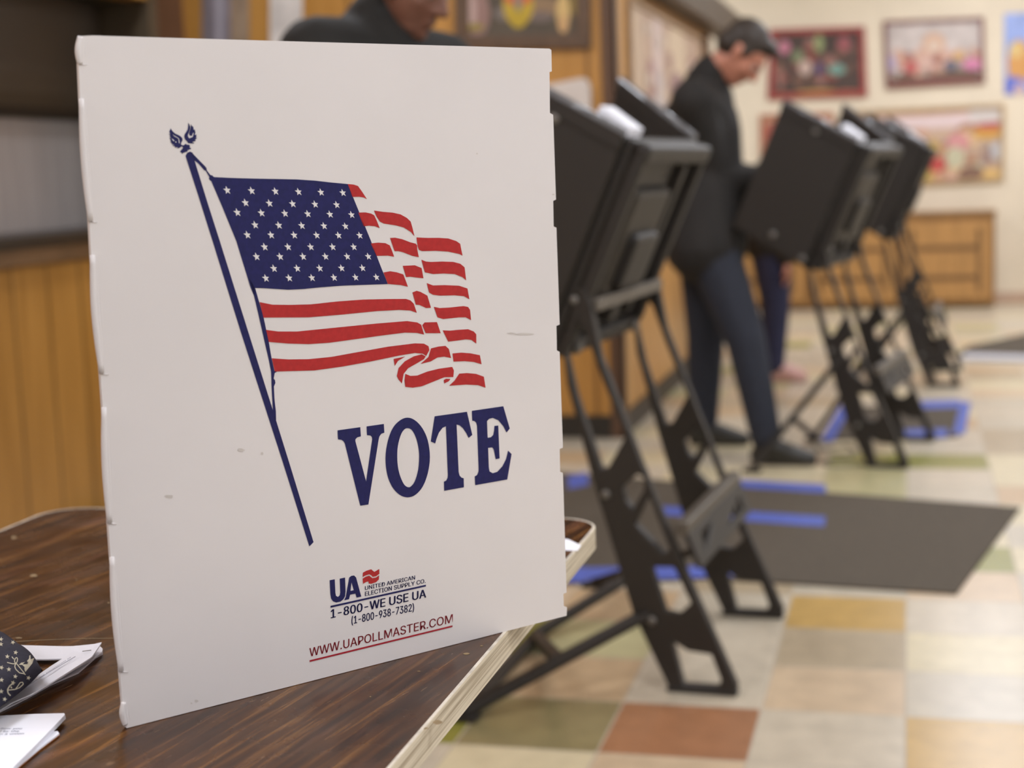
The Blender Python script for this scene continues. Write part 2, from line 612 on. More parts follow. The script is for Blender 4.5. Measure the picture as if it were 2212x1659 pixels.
# ------------------------------------------------------------------ framed pictures
def picture(name, label, cat, quad, fn, out, fw, frame_col, bg, blobs, seed=0, group=None):
    """quad TL TR BR BL in the photo frame; fn pixel->wall point; out = outward wall normal; blobs (u, v, ru, rv, colour)"""
    tl, tr, br, bl = [fn(*p) for p in quad]
    out = Vector(out)
    r = empty(name, (tl + tr + br + bl) / 4)
    tag(r, label, cat, group)

    def at(u, v, d):
        return (tl * (1 - u) + tr * u) * (1 - v) + (bl * (1 - u) + br * u) * v + out * d
    wu = fw / (tr - tl).length
    wv = fw / (tl - bl).length
    if fw > 0:
        fm = mat(name + '_' + str(seed) + '_frame', frame_col, .4, var=.15)
        prism('frame', [[(0, 0), (1, 0), (1, 1), (0, 1)], [(wu, wv), (1 - wu, wv), (1 - wu, 1 - wv), (wu, 1 - wv)]], lambda a, b, t: at(a, b, .004 + t), .022, r, fm, .003)
    vs, fs, mi, ms = [], [], [], [mat(name + '_%d_ground' % seed, bg, .5, var=.18, scale=9)]

    def add(pts, m, d):
        n = len(vs)
        vs.extend(at(a, b, d) for a, b in pts)
        fs.append(tuple(range(n, n + len(pts))))
        mi.append(m)
    add([(wu, wv), (1 - wu, wv), (1 - wu, 1 - wv), (wu, 1 - wv)] if fw > 0 else [(0, 0), (1, 0), (1, 1), (0, 1)], 0, .008)
    for k, (u, v, ru, rv, c) in enumerate(blobs):
        key = 'picture_ink_%d_%d_%d' % c
        m = mat(key, rgb(*c), .5)
        if m not in ms:
            ms.append(m)
        pts = []
        for i in range(14):
            a = 2 * math.pi * i / 14
            pts.append((min(max(u + ru * math.cos(a), wu), 1 - wu), min(max(v + rv * math.sin(a), wv), 1 - wv)))
        add(pts, ms.index(m), .0085 + .0002 * k)
    mesh('print', vs, fs, r, ms, mats=mi)
    return r


def crowd(seed, n, pal, v0, v1, size=(.03, .06)):
    rn = random.Random(seed)
    o = []
    for i in range(n):
        v = v0 + (v1 - v0) * rn.random()
        s = size[0] + (size[1] - size[0]) * rn.random()
        o.append((.06 + .88 * rn.random(), v, s, s * 1.6, rn.choice(pal)))
    return o


backy = lambda x, y: ony(x, y, Y_BACK)
NB = (0, -1, 0)
picture('framed_photograph', 'red framed dark group photograph, leftmost on the cream back wall', 'picture', [(1664, 64), (1868, 57), (1874, 209), (1658, 216)], backy, NB, .045,
        rgb(150, 62, 58), rgb(74, 58, 52),
        [(.5, .94, .26, .06, (206, 160, 86)), (.8, .95, .22, .05, (200, 122, 84)), (.14, .95, .12, .05, (190, 120, 90))] +
        crowd(3, 34, [(150, 106, 96), (130, 72, 62), (120, 86, 70), (96, 72, 62)], .2, .76) +
        [(.16, .26, .06, .1, (186, 118, 136)), (.52, .22, .05, .13, (142, 150, 104)), (.3, .4, .06, .1, (120, 128, 96)), (.78, .24, .07, .11, (150, 84, 88)), (.38, .56, .07, .11, (190, 164, 152)), (.7, .6, .09, .08, (112, 150, 138)), (.52, .58, .04, .1, (92, 74, 110))], 1)
picture('framed_photograph', 'thin dark red framed group photograph with pale top, middle of the upper row', 'picture', [(1907, 46), (2125, 37), (2128, 180), (1914, 193)], backy, NB, .028,
        rgb(120, 66, 62), rgb(196, 184, 178),
        [(.5, .86, .62, .10, (98, 74, 58)), (.5, .96, .6, .06, (140, 84, 76)), (.5, .62, .3, .18, (206, 170, 156)), (.5, .36, .12, .16, (204, 166, 140)), (.5, .4, .06, .09, (212, 190, 172))] +
        crowd(5, 26, [(190, 150, 130), (176, 122, 104), (200, 160, 140), (150, 100, 90), (160, 140, 130)], .5, .8) +
        [(.88, .7, .1, .09, (204, 126, 160)), (.26, .7, .08, .1, (182, 96, 92)), (.66, .7, .07, .08, (96, 96, 112)), (.07, .62, .05, .12, (176, 164, 186)), (.74, .56, .06, .07, (204, 164, 112))], 2)
picture('framed_photograph', 'tan framed colourful collage of children below the upper row of pictures', 'picture', [(1820, 241), (2170, 224), (2168, 391), (1822, 410)], backy, NB, .03,
        rgb(176, 146, 106), rgb(194, 164, 140),
        [(.62, .14, .4, .14, (218, 196, 194)), (.5, .06, .4, .04, (200, 158, 122)), (.9, .12, .12, .14, (206, 196, 190))] +
        crowd(9, 40, [(196, 150, 120), (206, 160, 150), (170, 124, 96), (190, 180, 150), (214, 180, 140), (150, 124, 118)], .3, .9) +
        [(.9, .36, .09, .08, (208, 156, 70)), (.92, .28, .1, .05, (178, 84, 78)), (.72, .46, .07, .12, (206, 144, 142)), (.57, .74, .08, .1, (188, 76, 70)), (.56, .54, .05, .12, (182, 150, 70)), (.52, .88, .05, .1, (190, 160, 84)), (.7, .66, .06, .14, (192, 186, 156)), (.9, .9, .09, .08, (214, 176, 110)), (.96, .6, .04, .12, (186, 184, 186)), (.8, .88, .08, .1, (128, 96, 78))], 3)
picture('poster', 'bright blue poster with an orange figure at the right edge of the back wall', 'poster', [(2169, 30), (2330, 22), (2330, 196), (2170, 205)], backy, NB, 0,
        None, rgb(150, 168, 220), [(.2, .62, .16, .3, (206, 150, 84)), (.16, .45, .1, .1, (214, 184, 120)), (.1, .9, .2, .12, (96, 112, 196)), (.2, .96, .08, .1, (200, 170, 170))], 4)
picture('framed_photograph', 'orange brown framed picture mostly hidden behind the second booth', 'picture', [(1642, 248), (1800, 242), (1802, 380), (1644, 386)], backy, NB, .03,
        rgb(176, 112, 84), rgb(196, 160, 130), [(.2, .3, .2, .2, (160, 90, 76)), (.8, .2, .2, .15, (206, 160, 120))], 5)

# posters on the return wall, seen at a slant
retx = lambda x, y: onx(x, y, X_RET)
NR = (1, 0, 0)
pw = [Vector((X_RET, 6.98, 1.94)), Vector((X_RET, 9.45, 1.94)), Vector((X_RET, 9.45, 1.12)), Vector((X_RET, 6.98, 1.12))]
_q = {0: pw[0], 1: pw[1], 2: pw[2], 3: pw[3]}
rn = random.Random(4)
picture('pin_board', 'pale pinkish pin board of photographs hung along the return wall', 'pin board', [(0, 0), (1, 0), (2, 0), (3, 0)], lambda x, y: _q[int(x)], NR, 0.02,
        rgb(186, 158, 128), rgb(188, 158, 134),
        [(.08, .5, .08, .6, (196, 170, 142)), (.34, .2, .06, .3, (204, 182, 172)), (.62, .2, .14, .26, (206, 182, 152)), (.36, .62, .08, .3, (190, 176, 170)), (.55, .7, .08, .3, (206, 178, 140)),
         (.6, .42, .1, .12, (150, 116, 112)), (.84, .45, .1, .3, (156, 112, 102)), (.78, .72, .08, .3, (176, 130, 108)), (.25, .4, .05, .12, (170, 130, 122))] +
        crowd(15, 24, [(200, 170, 150), (170, 136, 122), (210, 190, 170), (180, 140, 120)], .05, .95, (.02, .04)), 6)

# facing wall: framed crest, notices
fy = lambda x, y: ony(x, y, Y_FRONT)
picture('framed_crest', 'dark brown framed display with a red and yellow shield behind the bowed head', 'picture', [(985, -95), (1276, -100), (1278, 104), (985, 108)], fy, NB, .06,
        rgb(96, 72, 52), rgb(88, 76, 60),
        [(.16, .62, .1, .26, (150, 116, 106)), (.5, .92, .46, .05, (100, 74, 58)), (.62, .55, .2, .1, (146, 118, 86)), (.63, .66, .1, .06, (116, 100, 92)), (.36, .62, .07, .08, (120, 108, 100)),
         (.47, .52, .115, .24, (192, 160, 46)), (.47, .42, .11, .12, (204, 92, 58)), (.47, .66, .07, .12, (186, 156, 40)), (.47, .5, .03, .1, (140, 130, 110)),
         (.8, .62, .05, .2, (214, 180, 116)), (.8, .74, .04, .1, (206, 164, 112)), (.9, .52, .05, .14, (146, 122, 58)), (.12, .6, .04, .2, (190, 160, 150)), (.14, .76, .08, .04, (150, 130, 60))], 7)
picture('notice_sheet', 'tall white sheet pinned to the boards left of the bowed head', 'notice', [(584, -120), (655, -120), (655, 140), (584, 140)], fy, NB, 0, None, rgb(226, 216, 208), [], 8)
picture('wall_poster', 'narrow grey blue striped poster on the facing wall, near the dark hatch', 'poster', [(438, -120), (500, -120), (500, 140), (438, 140)], fy, NB, 0, None, rgb(142, 132, 138),
        [(.6, .5, .12, .6, (176, 168, 178)), (.15, .5, .1, .6, (124, 112, 116))], 9)
picture('wall_poster', 'narrow tan grey poster on the facing wall beside the striped one', 'poster', [(502, -120), (540, -120), (540, 140), (502, 140)], fy, NB, 0, None, rgb(160, 136, 112), [(.5, .3, .3, .3, (150, 126, 104))], 10)
tl, br = fy(1150, 196), fy(1281, 300)
o = prism('notice_plate', [[(tl.x, br.z), (br.x, br.z), (br.x, tl.z - .0), (br.x - .01, tl.z + .03), (br.x - .03, tl.z + .042), (br.x - .06, tl.z + .04), (tl.x, tl.z + .01)]],
          lambda a, b, t: Vector((a, Y_FRONT - .002 - t, b)), .03, None, mat('white_enamel_plate', rgb(218, 206, 196), .5, var=.03), .006)
tag(o, 'white rounded plate on the boards behind the nearest booth', 'notice')

# ------------------------------------------------------------------ cabinet by the back wall
CY = Y_BACK - .36


def cabinet():
    a, b = ony(2150, 455, CY), ony(2147, 650, CY)
    x1, ztop = a.x, a.z
    x0 = x1 - 2.15
    r = empty('storage_cabinet', ((x0 + x1) / 2, CY + .18, 0))
    tag(r, 'low honey wood cabinet with routed doors against the cream back wall', 'cabinet')
    WD = mat('oak_cabinet_wood', rgb(176, 130, 74), .45, var=.14, scale=5, stretch=(6, 6, .7))
    WD2 = mat('oak_cabinet_edge', rgb(142, 102, 54), .45, var=.14, scale=5, stretch=(6, 6, .7))
    GR = mat('routed_groove', rgb(112, 80, 44), .6, var=.1)
    box('body', (x0, CY, .02), (x1, Y_BACK - .001, ztop - .03), r, WD2, .004)
    box('top', (x0 - .01, CY - .015, ztop - .03), (x1 + .01, Y_BACK - .001, ztop), r, WD2, .004)
    n = 3
    w = (x1 - x0) / n
    for i in range(n):
        xa, xb = x0 + i * w + .035, x0 + (i + 1) * w - .035
        d = box('door', (xa, CY - .018, .07), (xb, CY, ztop - .07), r, WD, .003)
        z0, z1 = .07, ztop - .07
        for zz in (z0 + (z1 - z0) * .28, z0 + (z1 - z0) * .66):
            box('rail', (xa + .05, CY - .024, zz - .018), (xb - .10, CY - .018, zz + .018), d, GR)
        box('stile', (xb - .10, CY - .024, z0 + .06), (xb - .072, CY - .018, z1 - .06), d, GR)
        box('stile', (xa + .05, CY - .024, z0 + .06), (xa + .075, CY - .018, z1 - .06), d, GR)


cabinet()


# ------------------------------------------------------------------ floor mats, tape, cable
def flat_quad(name, quad, z, th, material, label, cat, group=None):
    pts = [onz(x, y, z) for x, y in quad]
    o = prism(name, [[(p.x, p.y) for p in pts]], lambda a, b, t: Vector((a, b, z - th + t)), th, None, material)
    return tag(o, label, cat, group)


flat_quad('floor_mat', [(2204, 1095), (2066, 1280), (1130, 1222), (1105, 1012)], .007, .007, MATM, 'large charcoal floor mat under and beside the nearest booth', 'mat')
flat_quad('floor_mat', [(2090, 872), (2068, 942), (1786, 950), (1830, 878)], .006, .006, MATM, 'small charcoal mat edged in blue tape under the second booth', 'mat')
flat_quad('floor_mat', [(2094, 746), (2062, 768), (2330, 776), (2360, 690)], .006, .006, MATM, 'distant grey floor mat at the right edge near the back wall', 'mat')
TG = 'strips of blue tape on the floor mats'
tz = .0078
flat_quad('tape_strip', [(1592, 1036), (1782, 1047), (1784, 1064), (1592, 1052)], tz, .0006, TAPEM, "blue tape strip along the far edge of the large mat beside the man's shoes", 'tape', TG)
flat_quad('tape_strip', [(1424, 1093), (1783, 1116), (1780, 1137), (1424, 1111)], tz, .0006, TAPEM, 'long blue tape strip across the middle of the large mat', 'tape', TG)
flat_quad('tape_strip', [(1215, 1226), (1612, 1222), (1616, 1244), (1215, 1258)], tz, .0006, TAPEM, 'blue tape strip along the near edge of the large mat under the nearest booth', 'tape', TG)
flat_quad('tape_strip', [(1226, 1028), (1268, 1020), (1272, 1047), (1228, 1056)], tz, .0006, TAPEM, 'short blue tape strip on the left of the large mat beside the white screen', 'tape', TG)
tz = .0068
flat_quad('tape_strip', [(1872, 930), (2046, 926), (2046, 944), (1868, 948)], tz, .0006, TAPEM, 'blue tape strip along the near edge of the small mat', 'tape', TG)
flat_quad('tape_strip', [(2076, 868), (2097, 868), (2084, 936), (2058, 938)], tz, .0006, TAPEM, 'blue tape strip down the right edge of the small mat', 'tape', TG)
flat_quad('tape_strip', [(1990, 866), (2076, 864), (2074, 880), (1986, 882)], tz, .0006, TAPEM, 'blue tape strip along the far edge of the small mat', 'tape', TG)
flat_quad('tape_strip', [(1816, 876), (1840, 876), (1800, 952), (1772, 952)], tz, .0006, TAPEM, 'blue tape strip down the left edge of the small mat', 'tape', TG)
flat_quad('tape_strip', [(2085, 763), (2330, 770), (2330, 782), (2075, 774)], tz, .0006, mat('pale_tape', rgb(186, 184, 190), .6, var=.05), 'pale tape strip along the near edge of the distant mat', 'tape', TG)
cpts = [onz(x, y, .006) for x, y in ((1757, 955), (1772, 972), (1800, 968), (1830, 962), (1850, 972), (1836, 986), (1800, 988), (1770, 998), (1800, 1006), (1850, 1003), (1890, 1000))]
o = tube('power_cable', [cpts[i].lerp(cpts[i + 1], k / 4) for i in range(len(cpts) - 1) for k in range(4)] + [cpts[-1]], .006, None, mat('grey_cable', rgb(150, 138, 120), .5, var=.05), 8)
tag(o, "pale grey cable looping on the tiles by the man's shoes", 'cable')


# ------------------------------------------------------------------ folding table
TZ = .74
TX0, TX1, TY0, TY1 = -1.146, -.375, .03, 1.868


def rounded_rect(x0, y0, x1, y1, r, n=8):
    out = []
    for (cx, cy, a0) in ((x1 - r, y0 + r, -90), (x1 - r, y1 - r, 0), (x0 + r, y1 - r, 90), (x0 + r, y0 + r, 180)):
        for i in range(n + 1):
            a = math.radians(a0 + 90 * i / n)
            out.append((cx + r * math.cos(a), cy + r * math.sin(a)))
    return out


def table():
    r = empty('folding_table', ((TX0 + TX1) / 2, (TY0 + TY1) / 2, 0))
    tag(r, 'worn dark brown folding table with pale chipped edge under the white screen', 'table')
    lp = rounded_rect(TX0, TY0, TX1, TY1, .055)
    prism('tabletop', [rounded_rect(TX0 + .002, TY0 + .002, TX1 - .002, TY1 - .002, .053)], lambda a, b, t: Vector((a, b, TZ - .018 + t)), .018, r, tabletop_material(), .001)
    # edge banding: ring around the board, ply layers in its material
    m = bpy.data.materials.new('pale_ply_edge')
    m.use_nodes = True
    nt = m.node_tree
    b = nt.nodes['Principled BSDF']
    b.inputs['Roughness'].default_value = .55
    tc = nt.nodes.new('ShaderNodeTexCoord')
    mp = nt.nodes.new('ShaderNodeMapping')
    mp.inputs['Scale'].default_value = (2.5, 2.5, 260)
    nz = nt.nodes.new('ShaderNodeTexNoise')
    nz.inputs['Scale'].default_value = 1.6
    nz.inputs['Detail'].default_value = 5
    rp = nt.nodes.new('ShaderNodeValToRGB')
    rp.color_ramp.elements[0].position = .32
    rp.color_ramp.elements[1].position = .6
    rp.color_ramp.elements[0].color = rgb(140, 124, 100)
    rp.color_ramp.elements[1].color = rgb(206, 194, 172)
    nt.links.new(tc.outputs['Object'], mp.inputs['Vector'])
    nt.links.new(mp.outputs['Vector'], nz.inputs['Vector'])
    nt.links.new(nz.outputs['Fac'], rp.inputs['Fac'])
    nt.links.new(rp.outputs['Color'], b.inputs['Base Color'])
    ring = prism('edge_band', [lp, rounded_rect(TX0 + .0022, TY0 + .0022, TX1 - .0022, TY1 - .0022, .0528)], lambda a, b, t: Vector((a, b, TZ - .026 + t)), .0262, r, m, .0006)
    ring['label'] = 'pale chipped plywood edge'
    # thin bright worn line on the edge's top corner
    prism('worn_edge', [rounded_rect(TX0 + .0004, TY0 + .0004, TX1 - .0004, TY1 - .0004, .0546), rounded_rect(TX0 + .0032, TY0 + .0032, TX1 - .0032, TY1 - .0032, .0518)],
          lambda a, b, t: Vector((a, b, TZ + .0001 + t)), .0003, r, mat('worn_white_edge', rgb(214, 204, 188), .5, var=.25, scale=60))
    # chips and a long scratch in the laminate
    CH = mat('pale_chip', rgb(140, 118, 84), .7, var=.15, scale=60)
    rn = random.Random(6)
    for (x, y, a_, b_) in ((30, 1161, 9, 4), (72, 1243, 12, 4), (165, 1252, 3, 1.5), (105, 1344, 2, 1), (128, 1343, 4, 1), (40, 1378, 12, 3), (235, 1302, 4, 2), (1008, 1412, 12, 3), (905, 1450, 7, 2), (945, 1560, 14, 7), (918, 1573, 9, 4), (1040, 1395, 5, 2), (800, 1505, 3, 2)):
        pts = [onz(x + .7 * a_ * math.cos(t) * (.6 + .6 * rn.random()), y + .7 * b_ * math.sin(t) * (.6 + .6 * rn.random()), TZ + .0002) for t in [2 * math.pi * i / 9 for i in range(9)]]
        mesh('chip', pts, [tuple(range(9))[::-1]], r, CH)
    q = [(12, 1386.5), (90, 1382), (170, 1379), (252, 1378)]
    mesh('scratch', [onz(x, y, TZ + .0002) for x, y in q] + [onz(x, y + 1.1, TZ + .0002) for x, y in q[::-1]], [tuple(range(8))], r, CH)
    # underframe rails and two U shaped folding legs
    ST = mat('brown_steel_tube', rgb(70, 60, 50), .4, metal=.3, var=.1)
    for x in (TX0 + .07, TX1 - .07):
        box('apron', (x - .012, TY0 + .1, TZ - .06), (x + .012, TY1 - .1, TZ - .018), r, ST)
    for y in (TY0 + .12, TY0 + .86):
        x0, x1 = TX0 + .1, TX1 - .1
        tube('leg', [(x0, y, TZ - .03), (x0, y, .02), (x0, y, .0125)], .0125, r, ST)
        tube('leg', [(x1, y, TZ - .03), (x1, y, .02), (x1, y, .0125)], .0125, r, ST)
        tube('stretcher', [(x0, y, .3), (x1, y, .3)], .01, r, ST)


table()

# ------------------------------------------------------------------ white voting screen with its print
PBL = Vector((-.6165, 1.0845, TZ + .0003))
PBR = Vector((-.3280, 1.4440, TZ + .0003))
PS = (PBR - PBL).normalized()
PN = Vector((PS.y, -PS.x, 0.0))          # outward, towards the viewer
if PN.dot(CAM - PBL) < 0:
    PN = -PN


def onpanel(x, y, off=0.0):
    p = onplane(x, y, PBL, PN)
    return p + PN * off


def sz(x, y):
    p = onpanel(x, y)
    return ((p - PBL).dot(PS), p.z)


def voting_screen():
    r = empty('voting_screen', (PBL + PBR) / 2)
    tag(r, 'white folding voting screen printed VOTE with a waving flag, standing on the brown table', 'voting screen')
    left = [(171, 78), (170, 140), (173, 211), (183, 345), (193, 479), (197, 550), (205, 670), (217, 808), (222, 879), (234, 1131), (239, 1202), (259, 1451), (264, 1515)]
    bottom = [(268, 1568), (274, 1574), (290, 1571)]
    rightp = [(1224, 1330), (1225, 1312), (1218, 1309), (1217, 1283), (1224, 1280), (1216, 1022), (1210, 1019), (1209, 970), (1216, 967), (1209, 760), (1203, 757), (1202, 704), (1209, 701),
              (1202, 492), (1196, 489), (1195, 434), (1201, 431), (1195, 248), (1188, 244), (1187, 156), (1192, 154), (1191, 108), (1187, 105)]
    top = [(1000, 99.5), (690, 91), (400, 82.5), (200, 76.5)]
    out = [sz(*p) for p in left + bottom + rightp + top]
    zmin = TZ + .0004
    # the two base edges sit flat on the table
    bl_s, br_s = sz(290, 1571)[0], sz(1224, 1330)[0]
    out2 = []
    for i, (s, z) in enumerate(out):
        out2.append((s, max(z, zmin)))
    k = len(left)
    out2[k + 1] = (out2[k + 1][0], zmin)
    out2[k + 2] = (out2[k + 2][0], zmin)
    out2[k + 3] = (out2[k + 3][0], zmin)
    th = .004
    fn = lambda a, b, t: PBL * 1.0 + PS * a + PN * (-t) + Vector((0, 0, b - PBL.z))
    fp = prism('front_panel', [out2], fn, th, r, COROPL, .0006)
    # side panels folded back, hidden behind the front from here
    zt0 = sz(180, 77)[1]
    zt1 = sz(1187, 105)[1]

    def side(s0, d, ln, ztop):
        d = Vector(d).normalized()
        n = Vector((d.y, -d.x, 0))
        base = PBL + PS * s0 - PN * (th + .0005)
        prism('side_panel', [[(0, zmin), (ln, zmin), (ln, ztop), (0, ztop)]], lambda a, b, t: Vector((base.x, base.y, 0)) + d * a + n * (t - .002) + Vector((0, 0, b)), .004, r, COROPL, .0006)
    side(.008, (-.40, .917, 0), .42, zt0 - .003)
    side((PBR - PBL).length - .012, (-.80, .60, 0), .42, zt1 - .003)
    # rounded fold tabs between the hinge slots of the left edge
    lx = lambda y: 169.5 + (y - 79) * (266 - 169.5) / (1573 - 79)
    def lxi(y):
        for (xa, ya), (xb, yb) in zip(left, left[1:] + bottom[:1]):
            if ya <= y <= yb:
                return xa + (xb - xa) * (y - ya) / (yb - ya)
        return lx(y)
    for (ya, yb) in ((79, 138), (213, 478), (551, 807), (880, 1130), (1203, 1450), (1517, 1566)):
        for (dx, rad, off) in ((2.5, .0027, .0012), (9.0, .0016, -.0002), (15.0, .0016, -.0004)):
            pts, rr = [], []
            n = 12
            for i in range(n + 1):
                t = i / n
                y = ya + (yb - ya) * t
                sw = math.sin(math.pi * min(1, t * 1.25)) if t < .8 else math.sin(math.pi * (1 - t) / .4 * .5) * .6
                x = lxi(y) + dx - 4.0 * max(0, math.sin(math.pi * t)) * (1 if dx < 5 else .4)
                pts.append(onpanel(x, y, off - .001))
                rr.append(rad * (.75 + .25 * math.sin(math.pi * t)))
            tube('fold_tab', pts, rr, fp, COROPL, 8)
    # slot ends cut beside the folds: short raised lips
    for y in (138, 478, 807, 1130, 1450):
        x = lxi(y)
        a, b = onpanel(x + 2, y + 1, -.0002), onpanel(x + 18, y + 2, -.0002)
        tube('slot_lip', [a, a.lerp(b, .5) + PN * .0004, b], .0005, fp, COROPL, 6)
    # scuffs on the plastic
    SC1 = mat('grey_scuff', rgb(196, 188, 182), .6, var=.08, scale=60)
    rn = random.Random(2)
    for (x, y, a, b) in ((520, 972, 8, 4), (566, 980, 3, 3), (424, 1514, 4, 3), (413, 1519, 2, 2), (1030, 332, 2, 2), (1130, 722, 22, 2.5), (1105, 720, 10, 2), (365, 1072, 10, 4), (1195, 420, 3, 1.5)):
        pts = [onpanel(x + a * math.cos(t) * (.7 + .5 * rn.random()), y + b * math.sin(t) * (.7 + .5 * rn.random()), .00025) for t in [2 * math.pi * i / 11 for i in range(11)]]
        mesh('scuff', pts, [tuple(range(11))], fp, SC1)

    # ---- print
    e = .0003

    def ink(name, loops, tr, m, off=e, sm=0, parent=None):
        lps = []
        for lp in loops:
            q = [tr(*p) for p in lp]
            if sm:
                q = smooth_loop(q, sm)
            lps.append(q)
        v, f = prism_data(lps, lambda a, b, t: onpanel(a, b, off), 0)
        return mesh(name, v, f, parent or r, m)
    z2 = lambda x, y: (340 + x / 6.144, 250 + y / 6.144)
    z3 = lambda x, y: (700 + x / 5.821, 360 + y / 5.821)
    z4 = lambda x, y: (520 + x / 4.096, 600 + y / 4.096)
    z5 = lambda x, y: (700 + x / 5.027, 850 + y / 5.027)
    z6 = lambda x, y: (640 + x / 5.821, 1200 + y / 5.821)
    z8 = lambda x, y: (360 + x / 18.44, 250 + y / 18.44)
    idn = lambda x, y: (x, y)
    pole = ink('flagpole_print', [[(400.5, 337), (404, 330), (410, 327.5), (416, 330), (419.5, 345), (446.5, 433), (474.3, 520), (520, 666), (586, 876), (591, 892), (596, 908), (626.2, 1005), (677, 1171), (668, 1180),
                                         (612.8, 1005), (520, 717), (458.8, 520), (428, 422)]], idn, PRINTB)
    ink('halyard', [[(445, 487), (465, 500), (560, 598), (640, 680), (652, 700), (652, 722), (700, 785), (730, 793), (748, 815), (720, 870), (700, 860), (682, 840), (687, 812), (640, 732), (618, 722), (602, 702), (540, 632), (487, 592)]], z2, PRINTB, e, parent=pole)
    ink('hoist_line', [[(72, 0), (110, 130), (150, 300), (200, 520), (250, 740), (268, 830), (272, 960), (283, 1170), (300, 1250), (312, 1260), (310, 1180), (298, 1080), (292, 962), (306, 930), (302, 906), (290, 892),
                              (300, 842), (318, 832), (296, 822), (288, 790), (272, 714), (247, 568), (202, 354), (162, 215), (126, 90)]], z4, PRINTB, e, parent=pole)
    eg = ink('eagle_finial', [[(150, 490), (190, 560), (250, 640), (340, 715), (460, 765), (560, 825), (615, 890), (630, 960), (610, 1010), (575, 1080), (570, 1150), (640, 1180), (700, 1160), (730, 1120), (770, 1125), (800, 1160), (860, 1150),
                               (900, 1170), (930, 1210), (900, 1260), (970, 1290), (950, 1340), (900, 1330), (860, 1380), (820, 1340), (830, 1400), (800, 1440), (750, 1440), (700, 1470), (660, 1470), (620, 1525), (590, 1470), (550, 1460), (535, 1410),
                               (600, 1340), (650, 1270), (590, 1215), (540, 1260), (480, 1290), (410, 1300), (440, 1250), (380, 1255), (320, 1270), (330, 1220), (220, 1190), (300, 1160), (200, 1130), (210, 1100), (150, 1070), (170, 1030), (140, 1000),
                               (155, 960), (100, 880), (170, 890), (110, 800), (150, 780), (80, 730), (140, 720), (100, 640), (110, 600), (140, 560)]], z8, PRINTB, e, parent=pole)
    ink('wing', [[(850, 275), (900, 350), (935, 450), (930, 520), (890, 620), (885, 670), (850, 720), (835, 790), (865, 870), (910, 900), (970, 870), (1030, 850), (1050, 800), (1075, 690), (1050, 670), (1020, 740), (1000, 800), (950, 805), (905, 770), (890, 700),
                  (915, 600), (950, 500), (960, 330), (1000, 400), (1050, 440), (1070, 500), (1060, 560), (1110, 540), (1130, 620), (1140, 670), (1110, 770), (1190, 740), (1170, 800), (1195, 830), (1150, 870), (1210, 890), (1120, 960), (1170, 990), (1100, 1020),
                  (1030, 1040), (1020, 1055), (1100, 1090), (1060, 1110), (950, 1105), (850, 1090), (800, 1010), (735, 950), (700, 850), (705, 760), (760, 670), (830, 560), (850, 430)]], z8, PRINTB, e, parent=eg)
    ink('feather_line', [[(225, 735), (300, 800), (400, 850), (475, 910), (495, 990), (515, 1100), (480, 1090), (465, 960), (450, 915), (390, 870), (290, 820)]], z8, PRINTW, e + .0002, parent=eg)
    ink('feather_line', [[(180, 900), (240, 940), (300, 1000), (270, 1015), (230, 970)]], z8, PRINTW, e + .0002, parent=eg)
    ink('feather_line', [[(335, 1030), (375, 1030), (380, 1065), (345, 1072)]], z8, PRINTW, e + .0002, parent=eg)
    fl = ink('flag_print', [[(460.4, 382.4), (500, 384.4), (560, 386), (640, 387.5), (680, 390.2), (715, 394.2), (750.7, 397.5), (775, 457), (800, 518), (820, 570), (837.2, 613.6), (780, 615.5), (739.7, 617), (690, 620.8), (654, 624.4), (622.5, 625.9), (593, 624), (570, 622.5),
                                   (551, 622), (549, 640), (541, 621), (510, 520), (480, 447), (456.4, 391.6)]], idn, PRINTB)
    fl['label'] = 'navy canton of the printed flag'
    rows = [((490, 411), (740, 416.5), 6), ((529.6, 438), (726.6, 442.5), 5), ((512, 459), (758.8, 464), 6), ((550.4, 486), (745.5, 488.8), 5), ((533.7, 507.5), (776.4, 508.6), 6), ((571, 533.5), (763.6, 533.5), 5),
            ((553.5, 554.5), (795, 554), 6), ((591, 580), (782.5, 579), 5), ((573.5, 601), (812.5, 598.8), 6)]
    for (a, b, n) in rows:
        for i in range(n):
            # the print is foreshortened: spacing shrinks a little to the right
            t = i / (n - 1)
            t = t + .035 * t * (1 - t) * 2
            cx, cy = a[0] + (b[0] - a[0]) * t, a[1] + (b[1] - a[1]) * t
            R1 = 9.4 - 1.2 * (cx - 480) / 340
            pts = []
            for k in range(10):
                an = math.radians(-102 + 36 * k)
                rr = R1 if k % 2 == 0 else R1 * .42
                pts.append((cx + rr * .93 * math.cos(an) + .12 * rr * math.sin(an), cy + rr * math.sin(an) + .22 * rr * math.cos(an)))
            ink('star', [pts], idn, PRINTW, e + .0002, parent=fl)
